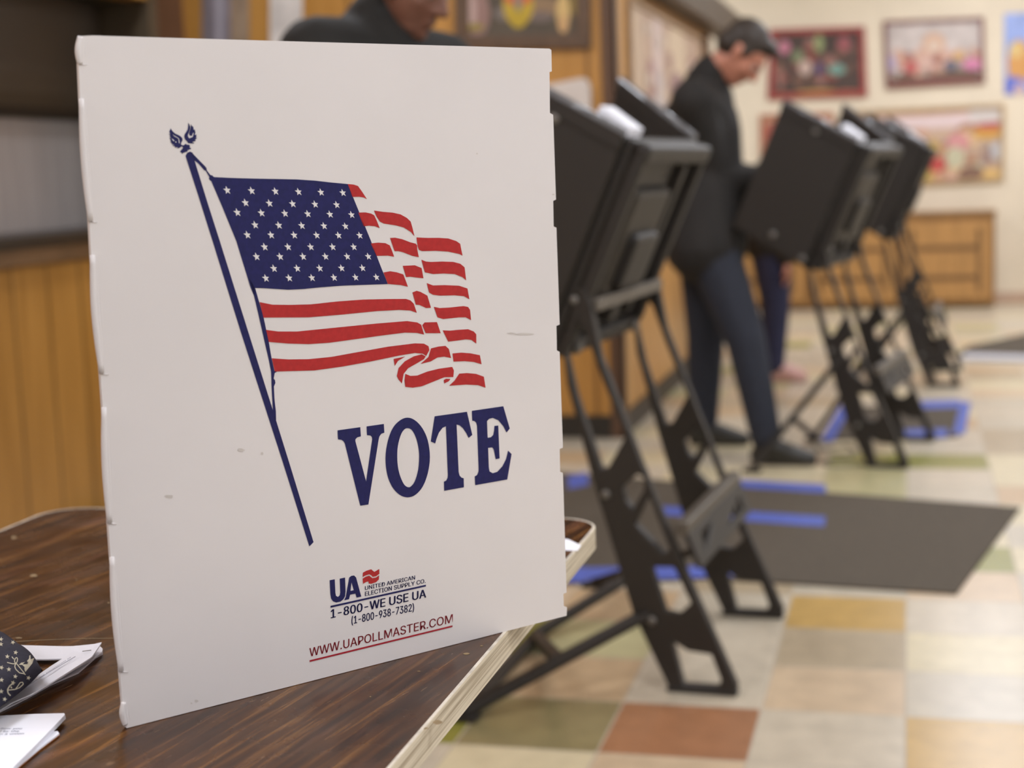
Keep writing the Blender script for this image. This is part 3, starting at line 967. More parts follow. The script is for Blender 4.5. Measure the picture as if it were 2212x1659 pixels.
    st3 = [[(295, 218), (370, 225), (425, 243), (480, 320), (538, 410), (500, 388), (440, 378), (352, 380)],
           [(428, 577), (520, 575), (590, 590), (630, 612), (665, 690), (698, 773), (640, 750), (560, 742), (495, 750)],
           [(625, 552), (740, 568), (860, 578), (960, 600), (1040, 645), (1087, 690), (1110, 770), (1135, 875), (1090, 820), (1000, 765), (900, 738), (750, 715), (700, 690), (660, 630)],
           [(585, 965), (680, 955), (770, 962), (825, 990), (850, 1050), (880, 1133), (800, 1118), (655, 1122)],
           [(828, 897), (890, 893), (980, 912), (1080, 950), (1150, 968), (1168, 990), (1170, 1040), (1190, 1138), (1110, 1122), (990, 1075), (930, 1062), (885, 1063)],
           [(1160, 890), (1300, 896), (1440, 895), (1560, 903), (1660, 935), (1710, 970), (1725, 1050), (1740, 1120), (1700, 1098), (1560, 1068), (1400, 1058), (1230, 1062), (1190, 1045), (1175, 1000)],
           [(745, 1330), (830, 1315), (910, 1328), (995, 1355), (1020, 1420), (1053, 1510), (960, 1488), (800, 1475)],
           [(988, 1247), (1140, 1240), (1225, 1275), (1248, 1403), (1170, 1395), (1080, 1383), (1030, 1388)],
           [(1222, 1170), (1280, 1193), (1340, 1198), (1480, 1193), (1620, 1197), (1710, 1220), (1765, 1265), (1785, 1430), (1740, 1390), (1640, 1350), (1500, 1343), (1370, 1350), (1265, 1328)]]
    st4 = [[(1645, 47), (1700, 68), (1800, 65), (1930, 70), (2005, 95), (2022, 190), (1975, 163), (1890, 155), (1760, 158), (1700, 150), (1665, 130)],
           [(1518, 130), (1555, 115), (1590, 125), (1650, 158), (1682, 265), (1640, 268), (1580, 240), (1548, 238)],
           [(165, 215), (280, 238), (430, 240), (620, 235), (850, 210), (1080, 193), (1300, 188), (1460, 187), (1500, 200), (1530, 230), (1557, 310), (1500, 290), (1400, 284), (1200, 295), (900, 325), (600, 350), (200, 352)],
           [(220, 460), (330, 475), (500, 475), (700, 455), (950, 430), (1200, 405), (1470, 383), (1560, 395), (1595, 415), (1622, 503), (1560, 488), (1450, 485), (1250, 510), (1000, 545), (780, 575), (600, 587), (420, 582), (247, 568)],
           [(273, 712), (420, 722), (600, 720), (800, 700), (1050, 655), (1300, 610), (1540, 580), (1620, 583), (1660, 605), (1668, 640), (1640, 692), (1610, 672), (1540, 665), (1400, 688), (1150, 740), (900, 785), (650, 820), (300, 830)],
           [(1605, 420), (1625, 395), (1735, 392), (1768, 490), (1635, 490)],
           [(1707, 257), (1760, 268), (1850, 263), (1970, 250), (2010, 258), (2028, 285), (2037, 375), (1990, 350), (1930, 350), (1790, 365), (1740, 350)],
           [(1785, 465), (1850, 468), (1930, 460), (2010, 455), (2060, 475), (2083, 500), (2083, 583), (2040, 550), (1990, 545), (1920, 555), (1835, 565)],
           [(1682, 625), (1750, 608), (1810, 602), (1840, 630), (1860, 710), (1800, 698), (1740, 705), (1680, 740), (1590, 762), (1660, 700)],
           [(1872, 670), (1950, 662), (2030, 668), (2115, 685), (2130, 765), (2060, 745), (1980, 738), (1882, 742)],
           [(1352, 718), (1455, 697), (1390, 735), (1362, 780)],
           [(1380, 870), (1395, 800), (1450, 740), (1530, 695), (1600, 677), (1635, 695), (1620, 720), (1560, 755), (1480, 800), (1440, 850), (1425, 935), (1395, 900)],
           [(1455, 850), (1500, 868), (1560, 865), (1650, 830), (1750, 805), (1870, 788), (1885, 820), (1880, 878), (1800, 880), (1700, 920), (1600, 960), (1520, 972), (1455, 965), (1448, 910)],
           [(1795, 905), (1815, 893), (1855, 895), (1840, 915), (1800, 935)],
           [(1932, 848), (2000, 843), (2080, 850), (2150, 875), (2165, 973), (2100, 950), (1990, 945), (1843, 955), (1890, 910)]]
    for s in st3:
        ink('stripe', [s], z3, PRINTR, parent=fl)
    for s in st4:
        ink('stripe', [s], z4, PRINTR, parent=fl)
    vt = empty('vote_lettering', onpanel(920, 985))
    vt.parent = r
    vt.matrix_parent_inverse = r.matrix_basis.inverted()
    ink('letter', [[(145, 400), (392, 365), (398, 465), (360, 475), (340, 495), (338, 515), (455, 955), (522, 495), (517, 470), (500, 455), (465, 452), (460, 357), (648, 330), (653, 425), (620, 437), (600, 465), (592, 495), (480, 1205), (392, 1218), (225, 545),
                    (212, 520), (190, 503), (150, 498)]], z5, PRINTB, parent=vt)
    ink('letter', [[(905, 262), (985, 290), (1065, 375), (1125, 510), (1148, 690), (1125, 865), (1070, 1010), (990, 1100), (905, 1127), (820, 1100), (740, 1015), (685, 880), (666, 700), (690, 520), (745, 375), (825, 290)],
                   [(905, 376), (955, 400), (1000, 490), (1025, 600), (1031, 700), (1020, 830), (985, 950), (945, 1005), (912, 1017), (870, 990), (830, 910), (803, 810), (793, 690), (800, 570), (830, 455), (865, 395)]], z5, PRINTB, sm=4, parent=vt)
    ink('letter', [[(1200, 247), (1550, 198), (1608, 450), (1568, 482), (1545, 435), (1505, 375), (1470, 345), (1438, 337), (1460, 850), (1470, 890), (1490, 912), (1515, 920), (1517, 1018), (1303, 1056), (1300, 957), (1325, 945), (1340, 915), (1343, 885), (1322, 355),
                    (1285, 372), (1245, 425), (1220, 490), (1205, 543), (1158, 520)]], z5, PRINTB, parent=vt)
    ink('letter', [[(1603, 188), (1945, 138), (2015, 380), (1980, 423), (1945, 355), (1890, 290), (1830, 265), (1790, 275), (1768, 300), (1775, 480), (1810, 475), (1835, 450), (1845, 400), (1848, 352), (1890, 347), (1905, 705), (1862, 713), (1850, 650), (1840, 605),
                    (1825, 585), (1780, 590), (1788, 800), (1795, 845), (1830, 865), (1880, 850), (1935, 790), (1975, 710), (1997, 620), (2035, 657), (1988, 933), (1640, 995), (1635, 900), (1660, 885), (1675, 850), (1677, 820), (1660, 350), (1650, 315), (1630, 298), (1608, 295)]],
        z5, PRINTB, parent=vt)
    lg = empty('supplier_imprint', onpanel(815, 1290))
    lg.parent = r
    lg.matrix_parent_inverse = r.matrix_basis.inverted()
    ink('letter', [[(418, 310), (482, 298), (490, 470), (497, 505), (522, 520), (545, 500), (552, 465), (545, 290), (612, 276), (618, 450), (612, 510), (590, 550), (555, 578), (500, 590), (460, 575), (437, 540), (428, 490)]], z6, PRINTB, parent=lg)
    ink('letter', [[(665, 275), (690, 255), (725, 250), (750, 275), (815, 515), (757, 528), (742, 478), (675, 492), (662, 548), (600, 562), (620, 520)], [(692, 335), (722, 435), (680, 444)]], z6, PRINTB, parent=lg)
    ink('flag_icon', [[(835, 215), (880, 190), (940, 172), (960, 190), (980, 205), (1042, 168), (1043, 230), (1000, 260), (960, 268), (940, 247), (915, 236), (870, 250), (833, 270)]], z6, PRINTR, parent=lg)
    ink('flag_icon', [[(833, 290), (870, 266), (915, 252), (935, 268), (955, 284), (1000, 276), (1040, 247), (1037, 300), (1000, 335), (940, 355), (910, 350), (905, 325), (880, 330), (838, 355)]], z6, PRINTR, parent=lg)
    ink('rule', [[(428, 632), (1628, 366), (1628, 388), (430, 656)]], z6, PRINTB, parent=lg)
    fnp = lambda x, y: onpanel(*z6(x, y), e)
    text_quad('imprint_line', 'UNITED AMERICAN', [(862, 385), (1492, 248), (1492, 300), (862, 436)], fnp, lg, PRINTB, .0022)
    text_quad('imprint_line', 'ELECTION SUPPLY CO.', [(862, 455), (1625, 290), (1625, 343), (862, 512)], fnp, lg, PRINTB, .0022)
    text_quad('imprint_line', '1-800-WE USE UA', [(430, 680), (1632, 420), (1632, 528), (430, 792)], fnp, lg, PRINTB, .0030)
    text_quad('imprint_line', '(1-800-938-7382)', [(692, 762), (1480, 595), (1480, 712), (692, 882)], fnp, lg, PRINTB, .0028)
    wb = text_quad('web_address', 'WWW.UAPOLLMASTER.COM', [(163, 1163), (1966, 734), (1966, 842), (163, 1275)], fnp, r, PRINTR2, .0007)
    ink('underline', [[(165, 1316), (1962, 877), (1963, 898), (167, 1338)]], z6, PRINTR2, parent=wb)


voting_screen()


# ------------------------------------------------------------------ papers and pouch on the table
def sheet(name, poly, z, th, parent, material, tr, lift=None):
    pts = [onz(*tr(*p), z) for p in poly]
    o = prism(name, [[(p.x, p.y) for p in pts]], lambda a, b, t: Vector((a, b, z - th + t)), th, parent, material)
    return o


def papers():
    zz = lambda x, y: (x / 9.267, 1480 + y / 9.267)
    zp = lambda x, y: (x / 9.217, 1360 + y / 9.217)
    SH = mat('orange_cover_card', rgb(206, 130, 72), .7, var=.05)
    INK = mat('grey_type', rgb(120, 122, 140), .7)
    # lower leaf with an orange edge
    r = empty('leaflet', onz(60, 1620, TZ))
    tag(r, 'white leaflet with an orange edge lying under the printed sheet, lower left', 'leaflet')
    sheet('cover', [(1195, 968), (1188, 985), (800, 1272), (318, 1680), (100, 1880), (-700, 1900), (-700, 1500), (900, 1000)], TZ + .0014, .0012, r, SH, zz)
    sheet('page', [(1000, 935), (1150, 915), (1185, 962), (800, 1250), (318, 1652), (100, 1850), (-700, 1880), (-700, 1300)], TZ + .0030, .0014, r, WHITEP, zz)
    r = empty('printed_sheets', onz(20, 1600, TZ + .004))
    tag(r, 'white printed sheets with small italic lines at the lower left corner', 'papers')
    top = [(-900, 660), (-400, 632), (300, 595), (700, 575), (1285, 560), (1300, 590), (900, 1010), (250, 1659), (60, 1850), (-900, 1900)]
    sheet('page', [(x + 12, y + 42) for x, y in top], TZ + .0052, .0018, r, WHITEP, zz)
    sheet('page', top, TZ + .0075, .0018, r, WHITEP, zz)
    fz = lambda x, y: onz(*zz(x, y), TZ + .0077)
    text_quad('printed_line', 'llow you', [(12, 850), (450, 846), (442, 893), (2, 893)], fz, r, INK, .0, .3)
    text_quad('printed_line', 'l by the', [(0, 905), (388, 900), (378, 948), (-10, 950)], fz, r, INK, .0, .3)
    text_quad('printed_line', 'n a union', [(0, 962), (486, 948), (480, 982), (-8, 996)], fz, r, INK, .0, .3)
    # stapled bundle
    r = empty('stapled_papers', onz(110, 1470, TZ))
    tag(r, 'curled bundle of stapled white papers under the navy pouch', 'papers')
    sheet('page', [(1820, 570), (2030, 440), (2042, 380), (2046, 470), (1900, 550), (1730, 700), (1560, 850), (1300, 962), (1000, 1092), (560, 1340), (0, 1622), (-500, 1800), (-500, 1700), (300, 1400)], TZ + .0016, .0014, r, WHITEP, zp)
    sheet('page', [(1600, 640), (1990, 330), (2040, 375), (2034, 440), (1830, 590), (1500, 770), (1200, 960), (800, 1130)], TZ + .0045, .0012, r, WHITEP, zp)

    # curled upper leaf: one strip running back along the far edge, one coming forward
    def ribbon(rows, zs):
        v, f = [], []
        for (a, b), (za, zb) in zip(rows, zs):
            pa, pb = onz(*zp(*a), za), onz(*zp(*b), zb)
            v += [pa, pb]
        n = len(v)
        v += [p - Vector((0, 0, .0012)) for p in v]
        for i in range(0, n - 2, 2):
            f.append((i, i + 1, i + 3, i + 2))
            f.append((n + i, n + i + 2, n + i + 3, n + i + 1))
            f.append((i, i + 2, n + i + 2, n + i))
            f.append((i + 1, n + i + 1, n + i + 3, i + 3))
        f.append((0, n, n + 1, 1))
        f.append((n - 2, n - 1, 2 * n - 1, 2 * n - 2))
        return fix_normals(mesh('page', v, f, r, WHITEP, False))
    Z = TZ
    ribbon([((-500, 300), (-500, 620)), ((430, 308), (430, 590)), ((900, 322), (900, 590)), ((1245, 330), (1245, 580)), ((1450, 328), (1475, 425)), ((1880, 285), (1840, 525)), ((2025, 250), (1975, 330))],
           [(Z + .006, Z + .004)] * 2 + [(Z + .008, Z + .005), (Z + .009, Z + .006), (Z + .010, Z + .008), (Z + .012, Z + .009), (Z + .013, Z + .011)])
    ribbon([((1840, 525), (1475, 422)), ((1800, 562), (1230, 585)), ((1500, 752), (980, 745)), ((1100, 1005), (650, 975)), ((620, 1285), (250, 1320)), ((250, 1445), (120, 1410)), ((0, 1600), (-160, 1540)), ((-400, 1760), (-500, 1700))],
           [(Z + .009, Z + .0085), (Z + .010, Z + .008), (Z + .012, Z + .007), (Z + .012, Z + .007), (Z + .010, Z + .006), (Z + .008, Z + .005), (Z + .006, Z + .005), (Z + .005, Z + .005)])
    st = [onz(*zp(1640, 433), Z + .0112), onz(*zp(1730, 420), Z + .0116), onz(*zp(1815, 410), Z + .0112)]
    tube('staple', st, .00035, r, GREYS, 6)
    # illegible heading: small grey dashes and a rule
    rn = random.Random(8)
    v, f = [], []
    t = 0.0
    while t < .97:
        l = .006 + .016 * rn.random()
        for (a, b, w) in ((t, t + l, 11),):
            x0, y0 = 560 + (1430 - 560) * a, 1105 + (535 - 1105) * a
            x1, y1 = 560 + (1430 - 560) * b, 1105 + (535 - 1105) * b
            n = len(v)
            hz = Z + .0104 + .0016 * math.sin(math.pi * a)
            v += [onz(*zp(x0, y0 - w), hz), onz(*zp(x1, y1 - w), hz), onz(*zp(x1 + 4, y1 + w), hz), onz(*zp(x0 + 4, y0 + w), hz)]
            f.append((n, n + 1, n + 2, n + 3))
        t += l + .008 + (.03 if rn.random() < .12 else 0)
    mesh('printed_line', v, f, r, mat('pale_type', rgb(176, 176, 190), .7))
    a, b = onz(*zp(470, 1175), Z + .0112), onz(*zp(1500, 535), Z + .0112)
    tube('rule', [a, a.lerp(b, .5) + Vector((0, 0, .0006)), b], .0003, r, mat('pale_type', rgb(176, 176, 190), .7), 5)
    # small sheet near the far corner of the table, right of the screen
    pts = [onz(x, y, TZ + .001) for x, y in ((1150, 1158), (1228, 1165), (1255, 1178), (1247, 1189), (1150, 1186))]
    o = prism('loose_sheet', [[(p.x, p.y) for p in pts]], lambda a, b, t: Vector((a, b, TZ + .0002 + t)), .0008, None, WHITEP)
    tag(o, 'small white sheet by the far right corner of the brown table', 'paper')


papers()


def pouch():
    r = None
    z0 = TZ + .0235
    hh = .034
    tip, ul, far, ll = onz(112, 1447, z0), onz(-40, 1352, z0), onz(-330, 1420, z0), onz(-110, 1600, z0)
    N = 40

    def P(a, b, top):
        # squircle mapping of the square to a quad with rounded corners
        k = .22
        x = a * math.sqrt(1 - k * b * b * .9) if True else a
        y = b * math.sqrt(1 - k * a * a * .9)
        u, w = (x + 1) / 2, (y + 1) / 2
        p = ul * (1 - u) * (1 - w) + tip * u * (1 - w) + far * (1 - u) * w + ll * u * w
        ea, eb = max(0, 1 - abs(a) ** 5), max(0, 1 - abs(b) ** 5)
        h = (ea * eb) ** .5
        wob = .0012 * math.sin(9 * a + 4 * b) * h
        return Vector((p.x, p.y, z0 + (hh * .55 * h + wob if top else -.008 * h)))
    v, f = [], []
    for top in (True, False):
        for i in range(N + 1):
            for j in range(N + 1):
                v.append(P(-1 + 2 * i / N, -1 + 2 * j / N, top))
    n = (N + 1) ** 2
    for i in range(N):
        for j in range(N):
            a = i * (N + 1) + j
            f.append((a, a + 1, a + N + 2, a + N + 1))
            f.append((n + a, n + a + N + 1, n + a + N + 2, n + a + 1))
    o = mesh('fabric_pouch', v, f, None, mat('navy_cotton', rgb(36, 36, 56), .8, var=.18, scale=240, bump=.2), True)
    bm = bmesh.new()
    bm.from_mesh(o.data)
    bmesh.ops.remove_doubles(bm, verts=bm.verts, dist=1e-5)
    bmesh.ops.recalc_face_normals(bm, faces=bm.faces)
    bm.to_mesh(o.data)
    bm.free()
    tag(o, 'navy cloth pouch printed with cream stars, pennant and anchor, on the papers', 'pouch')
    bv = BVHTree.FromPolygons([w.co.copy() for w in o.data.vertices], [tuple(p.vertices) for p in o.data.polygons])
    CR = mat('cream_cloth_print', rgb(206, 200, 178), .8, var=.08, scale=200)
    zp = lambda x, y: (x / 9.217, 1360 + y / 9.217)

    def drape(name, pts, m, off=.0004):
        out = []
        for p in pts:
            d = ray(*zp(*p)).normalized()
            h = bv.ray_cast(CAM, d)
            if h[0] is None:
                return
            nn = h[1] if h[1].dot(d) < 0 else -h[1]
            out.append(h[0] + nn * off)
        tr = tessellate_polygon([[Vector((p[0], p[1], 0)) for p in pts]])
        mesh(name, out, [tuple(t) for t in tr], o, m)

    def star(cx, cy, R, m, off=.0004, rot=0):
        pts = []
        for k in range(10):
            an = math.radians(-90 + rot + 36 * k)
            rr = R if k % 2 == 0 else R * .42
            pts.append((cx + rr * math.cos(an), cy + rr * math.sin(an)))
        drape('star', pts, m, off)
    for (x, y, q) in ((145, 545, 5), (310, 465, 12), (520, 400, 20), (730, 480, 30), (905, 610, -20), (730, 710, 8), (175, 800, 0), (300, 940, 10), (560, 965, 18), (28, 1010, 5), (252, 1062, 20), (18, 1235, 0), (85, 1390, 15), (30, 765, 25), (255, 262, 30), (20, 200, 10), (20, 300, 0), (-110, 560, 0), (-160, 900, 0)):
        star(x, y, 50, CR, .0004, q)
    drape('pennant', [(370, 710), (600, 510), (605, 600), (675, 570), (640, 680), (500, 850), (480, 800), (485, 755), (440, 712)], CR)
    star(520, 665, 42, mat('navy_cotton', rgb(36, 36, 56)), .0008, 12)

    def stroke(pts, w=9):
        for (a, b) in zip(pts, pts[1:]):
            d = Vector((b[0] - a[0], b[1] - a[1])).normalized()
            nx, ny = -d.y * w, d.x * w
            drape('rope', [(a[0] + nx, a[1] + ny), (b[0] + nx, b[1] + ny), (b[0] - nx, b[1] - ny), (a[0] - nx, a[1] - ny)], CR, .0005)
    stroke([(140, 665), (250, 692), (330, 690)])
    stroke([(235, 550), (275, 600)])
    stroke([(310, 690), (285, 640), (300, 585), (330, 565), (348, 590), (340, 650), (310, 690), (290, 740), (310, 800), (380, 870), (460, 885), (500, 900)])
    stroke([(330, 690), (400, 780), (480, 880)])
    stroke([(255, 1075), (185, 1120), (140, 1200), (150, 1270), (200, 1320)], 12)
    stroke([(150, 1210), (290, 1195), (380, 1160), (455, 1090), (440, 1050), (390, 1060), (350, 1120), (300, 1190)], 9)
    stroke([(205, 1140), (225, 1170)], 12)


pouch()


# ------------------------------------------------------------------ voting booths
def booth(name, label, X, Y, turn, shift, struts, group='black voting booths'):
    """local u = x - X (0 at the right foot), v = y - Y across the booth (0 near .. D far), z up"""
    D = .645
    r = empty(name, (X, Y, 0))
    tag(r, label, 'voting booth', group)
    p = lambda u, v, z: Vector((X + u, Y + v, z))
    TRc, BRc = (-.180 + shift, 1.245), (-.386 + shift, .778)
    ax = Vector((TRc[0] - BRc[0], TRc[1] - BRc[1]))
    L = ax.length
    ax = ax / L
    nb = Vector((ax.y, -ax.x))            # outward, under the tray
    wd_ = Vector((-.868, .497))           # towards the voter
    c2 = lambda s, n_: (BRc[0] + ax.x * s + nb.x * n_, BRc[1] + ax.y * s + nb.y * n_)

    def slab(nm, s0, s1, n0, n1, v0, v1, par, m=BLACKP, bev=.006):
        return prism(nm, [[c2(s0, n0), c2(s1, n0), c2(s1, n1), c2(s0, n1)]], lambda a, b, t: p(a, v0 + t, b), v1 - v0, par, m, bev)
    tray = slab('tray', -.01, L, -.012, .022, 0.0, D, r, BLACKP, .008)
    # underside mouldings: rim, raised pan and ribs
    slab('rim', L - .045, L + .002, .02, .06, .004, D - .004, tray, BLACKP, .012)
    slab('rim', .0, .04, .02, .05, .004, D - .004, tray, BLACKP, .008)
    slab('rim', .03, L - .03, .02, .055, .004, .04, tray, BLACKP, .008)
    slab('rim', .03, L - .03, .02, .055, D - .04, D - .004, tray, BLACKP, .008)
    slab('pan', .10, .40, .02, .05, .10, .42, tray, mat('dark_grey_plastic', rgb(48, 41, 33), .6, var=.12, scale=60), .015)
    slab('rib', .06, .46, .02, .045, .47, .51, tray, BLACKP, .006)
    slab('rib', .16, .30, .045, .075, .16, .36, tray, BLACKP, .02)
    slab('latch', .075, .125, .02, .07, .2, .26, tray, BLACKP, .006)
    for (s, v) in ((.02, .07), (.02, D - .07), (.09, .05)):
        q = c2(s, .05)
        disc('bolt', p(q[0], v, q[1]), (nb.x, 0, nb.y), .014, .012, tray, GREYS)
    for far in (0, 1):
        v0 = -.026 if not far else D
        wl = .325
        T1 = (TRc[0], TRc[1])
        T0 = (T1[0] + wd_.x * wl, T1[1] + wd_.y * wl)
        B1 = (BRc[0], BRc[1])
        B0 = (B1[0] + wd_.x * wl, B1[1] + wd_.y * wl)
        fl_ = .13 if far else 0.0          # the far wing is hinged a little outwards
        sq = .80 if far else 1.0

        def wing_pt(a, b, t):
            d_ = (a - B1[0]) * wd_.x + (b - B1[1]) * wd_.y - ((T1[0] - B1[0]) * wd_.x + (T1[1] - B1[1]) * wd_.y) * (((a - B1[0]) * ax.x + (b - B1[1]) * ax.y) / L)
            return p(a - wd_.x * d_ * (1 - sq), v0 + t + fl_ * d_ / wl, b)
        w = prism('side_wing', [[B1, T1, T0, B0]], wing_pt, .026, r, BLACKP, .007)
        # lipped upper edge
        q1 = (T1[0] - ax.x * .03, T1[1] - ax.y * .03)
        q0 = (T0[0] - ax.x * .03, T0[1] - ax.y * .03)
        vo = v0 - .006 if not far else v0 - .004
        prism('lip', [[q1, (T1[0] + ax.x * .004, T1[1] + ax.y * .004), (T0[0] + ax.x * .004, T0[1] + ax.y * .004), q0]], lambda a, b, t: wing_pt(a, b, t + vo - v0), .036, w, BLACKP, .005)
        bd = tube('highlight_bead', [wing_pt(T1[0] - .002, T1[1] + .004, .013), wing_pt(T0[0], T0[1] + .004, .013)], .014, w, mat('grey_edge_highlight', rgb(110, 108, 110), .14, var=.05), 16)  # added bead, greyer than the black plastic: the edge highlight put into colour
        vb = -.026 if not far else D + .026
        dirn = -1 if not far else 1
        for (fa, fb) in ((.5, .93), (.5, .10), (.06, .05)):
            bx = (B1[0] + (T1[0] - B1[0]) * fb + wd_.x * wl * fa, B1[1] + (T1[1] - B1[1]) * fb + wd_.y * wl * fa)
            bq = wing_pt(bx[0], bx[1], vb - v0)
            disc('bolt', bq, (0, dirn, 0), .013, .006, w, GREYS)
    # white instruction card standing at the head of the tray
    s0 = c2(L - .03, -.012)
    a0 = (s0[0] - wd_.x * .005, s0[1] - wd_.y * .005)
    a1 = (a0[0] + wd_.x * .085, a0[1] + wd_.y * .085)
    cd_ = prism('instruction_card', [[a0, a1, (a1[0] + ax.x * .062, a1[1] + ax.y * .062), (a0[0] + ax.x * .05, a0[1] + ax.y * .05)]], lambda a, b, t: p(a, .03 + t, b), .11, r, WHITEP, .002)
    cd_['label'] = 'white card at the head of the tray'
    # leg frames traced in the plane of the near leg
    AX, AY = -.376, 3.32
    g = lambda x, y: (ony(x, y, AY).x - AX, ony(x, y, AY).z)
    outer = [g(*q) for q in ((1205, 745), (1216, 836), (1272, 1040), (1362, 1330), (1440, 1488))] + [(-.158, .004), (-.004, .004), (.004, .022)] + [g(*q) for q in ((1480, 1240), (1380, 1000), (1292, 775), (1268, 655), (1256, 622), (1238, 626))]
    H1 = [g(*q) for q in ((1216, 770), (1240, 700), (1256, 720), (1290, 812), (1347, 945), (1306, 1018), (1292, 1018), (1238, 862))]
    H2 = [g(*q) for q in ((1372, 1028), (1388, 1036), (1386, 1064), (1362, 1104), (1347, 1086), (1340, 1058))]
    H3 = [g(*q) for q in ((1398, 1074), (1444, 1192), (1430, 1200), (1368, 1137))]
    H4 = [g(*q) for q in ((1403, 1229), (1453, 1229), (1491, 1307), (1464, 1332), (1436, 1327))]
    H5 = [g(*q) for q in ((1448, 1388), (1484, 1410), (1535, 1416), (1557, 1472), (1550, 1486), (1474, 1484))]
    for v0, dirn in ((0.0, -1), (D - .03, 1)):
        lg = prism('leg', [outer, H1, H2, H3, H4, H5], lambda a, b, t: p(a, v0 + t, b), .03, r, BLACKS, .004)
        vb = v0 if dirn < 0 else v0 + .03
        for q in ((1303, 1073), (1405, 1345), (1232, 650)):
            b_ = g(*q)
            disc('bolt', p(b_[0], vb, b_[1]), (0, dirn, 0), .010, .006, lg, GREYS)
        fr = (.003, .03)
        box('foot_pad', (X - .158, Y + v0 - .003, 0), (X + .002, Y + v0 + .033, .012), lg, BLACKS, .003)
    # cross members between the two frames
    q = g(1269, 664)
    bar('crossbar', p(q[0], .02, q[1]), p(q[0], D - .02, q[1]), .022, .03, r, mat('worn_black_steel', rgb(84, 76, 66), .45, var=.15), .004)
    q = g(1466, 1150)
    bar('crossbar', p(q[0], .02, q[1]), p(q[0], D - .02, q[1]), .03, .03, r, mat('worn_black_steel', rgb(84, 76, 66), .45, var=.15), .004)
    # gusset plate under the crossbar: a panel with a big opening
    q0, q1 = g(1500, 1235), g(1470, 1162)
    ln = math.hypot(q1[0] - q0[0], q1[1] - q0[1])
    prism('gusset', [[(.02, 0), (D - .02, 0), (D - .02, ln), (.02, ln)], [(.10, .02), (.25, ln - .02), (.12, ln - .02)], [(.34, .02), (D - .09, .02), (D - .09, ln - .025)]],
          lambda a, b, t: p(q0[0] + (q1[0] - q0[0]) * b / ln + t, a, q0[1] + (q1[1] - q0[1]) * b / ln), .012, r, BLACKS, .002)
    # splayed struts towards the voter
    for i, (st, en, w) in enumerate(struts):
        bar('strut', p(*st), p(*en), w, .022, r, BLACKS, .004)
    for (st, en, w) in struts[:2]:
        box('foot_pad', (X + en[0] - .035, Y + en[1] - .022, 0), (X + en[0] + .035, Y + en[1] + .022, .014), r, BLACKS, .004)
    r.rotation_euler = (0, 0, -math.radians(turn))
    return r


nA = (-.20, .012, .175)
booth('voting_booth', 'nearest black voting booth, beside the white screen', -.376, 3.32, 5, -.038,
      [((-.20, .012, .178), (-.545, -.28, .016), .034), ((-.20, .633, .178), (-.566, .817, .016), .034),
       ((-.37, -.132, .10), (-.57, .29, .016), .034), ((-.54, -.262, .018), (-.57, .29, .016), .026), ((-.38, .724, .10), (-.57, .30, .016), .03)])
booth('voting_booth', 'middle black voting booth where the man in the black jacket stands', -.008, 5.98, 10, 0.0,
      [((-.26, .012, .42), (-.554, -.20, .016), .022), ((-.24, .633, .40), (-.489, .543, .016), .022), ((-.415, -.11, .20), (-.485, .53, .02), .022)])
booth('voting_booth', 'farthest black voting booth, partly behind the middle one', .25, 8.2, 3, 0.0,
      [((-.26, .012, .42), (-.585, -.10, .016), .022), ((-.24, .633, .40), (-.505, .64, .016), .022), ((-.43, -.05, .20), (-.505, .62, .02), .022)])


# ------------------------------------------------------------------ people
def blob(name, parts, voxel, parent, material, smooth=6):
    """one continuous skin around tapered limbs and ellipsoids: union, voxel remesh, smooth"""
    bm = bmesh.new()
    for q in parts:
        t = bmesh.new()
        if q[0] == 'c':
            _, a, ra, b, rb = q
            for c, rr in ((a, ra), (b, rb)):
                bmesh.ops.create_icosphere(t, subdivisions=2, radius=rr, matrix=Matrix.Translation(Vector(c)))
            h = bmesh.ops.convex_hull(t, input=t.verts)
            bmesh.ops.delete(t, geom=[g for g in h['geom_interior'] if isinstance(g, bmesh.types.BMVert)], context='VERTS')
        else:
            _, c, rad, rot = q
            mt = Matrix.Translation(Vector(c)) @ rot.to_4x4() @ Matrix.Diagonal((rad[0], rad[1], rad[2], 1))
            bmesh.ops.create_icosphere(t, subdivisions=3, radius=1.0, matrix=mt)
        me = bpy.data.meshes.new('tmp')
        t.to_mesh(me)
        t.free()
        bm.from_mesh(me)
        bpy.data.meshes.remove(me)
    me = bpy.data.meshes.new(name)
    bm.to_mesh(me)
    bm.free()
    o = bpy.data.objects.new('tmp', me)
    COL.objects.link(o)
    md = o.modifiers.new('r', 'REMESH')
    md.mode = 'VOXEL'
    md.voxel_size = voxel
    ms = o.modifiers.new('s', 'SMOOTH')
    ms.factor = .5
    ms.iterations = smooth
    dg = bpy.context.evaluated_depsgraph_get()
    m2 = bpy.data.meshes.new_from_object(o.evaluated_get(dg))
    bpy.data.objects.remove(o)
    bpy.data.meshes.remove(me)
    m2.name = name
    for pl in m2.polygons:
        pl.use_smooth = True
    return link(name, m2, parent, material)


def rotm(pitch_deg, yaw_deg, roll_deg=0):
    """head frame: local +x = face direction, +z = crown"""
    return Matrix.Rotation(math.radians(yaw_deg), 3, 'Z') @ Matrix.Rotation(math.radians(pitch_deg), 3, 'Y') @ Matrix.Rotation(math.radians(roll_deg), 3, 'X')


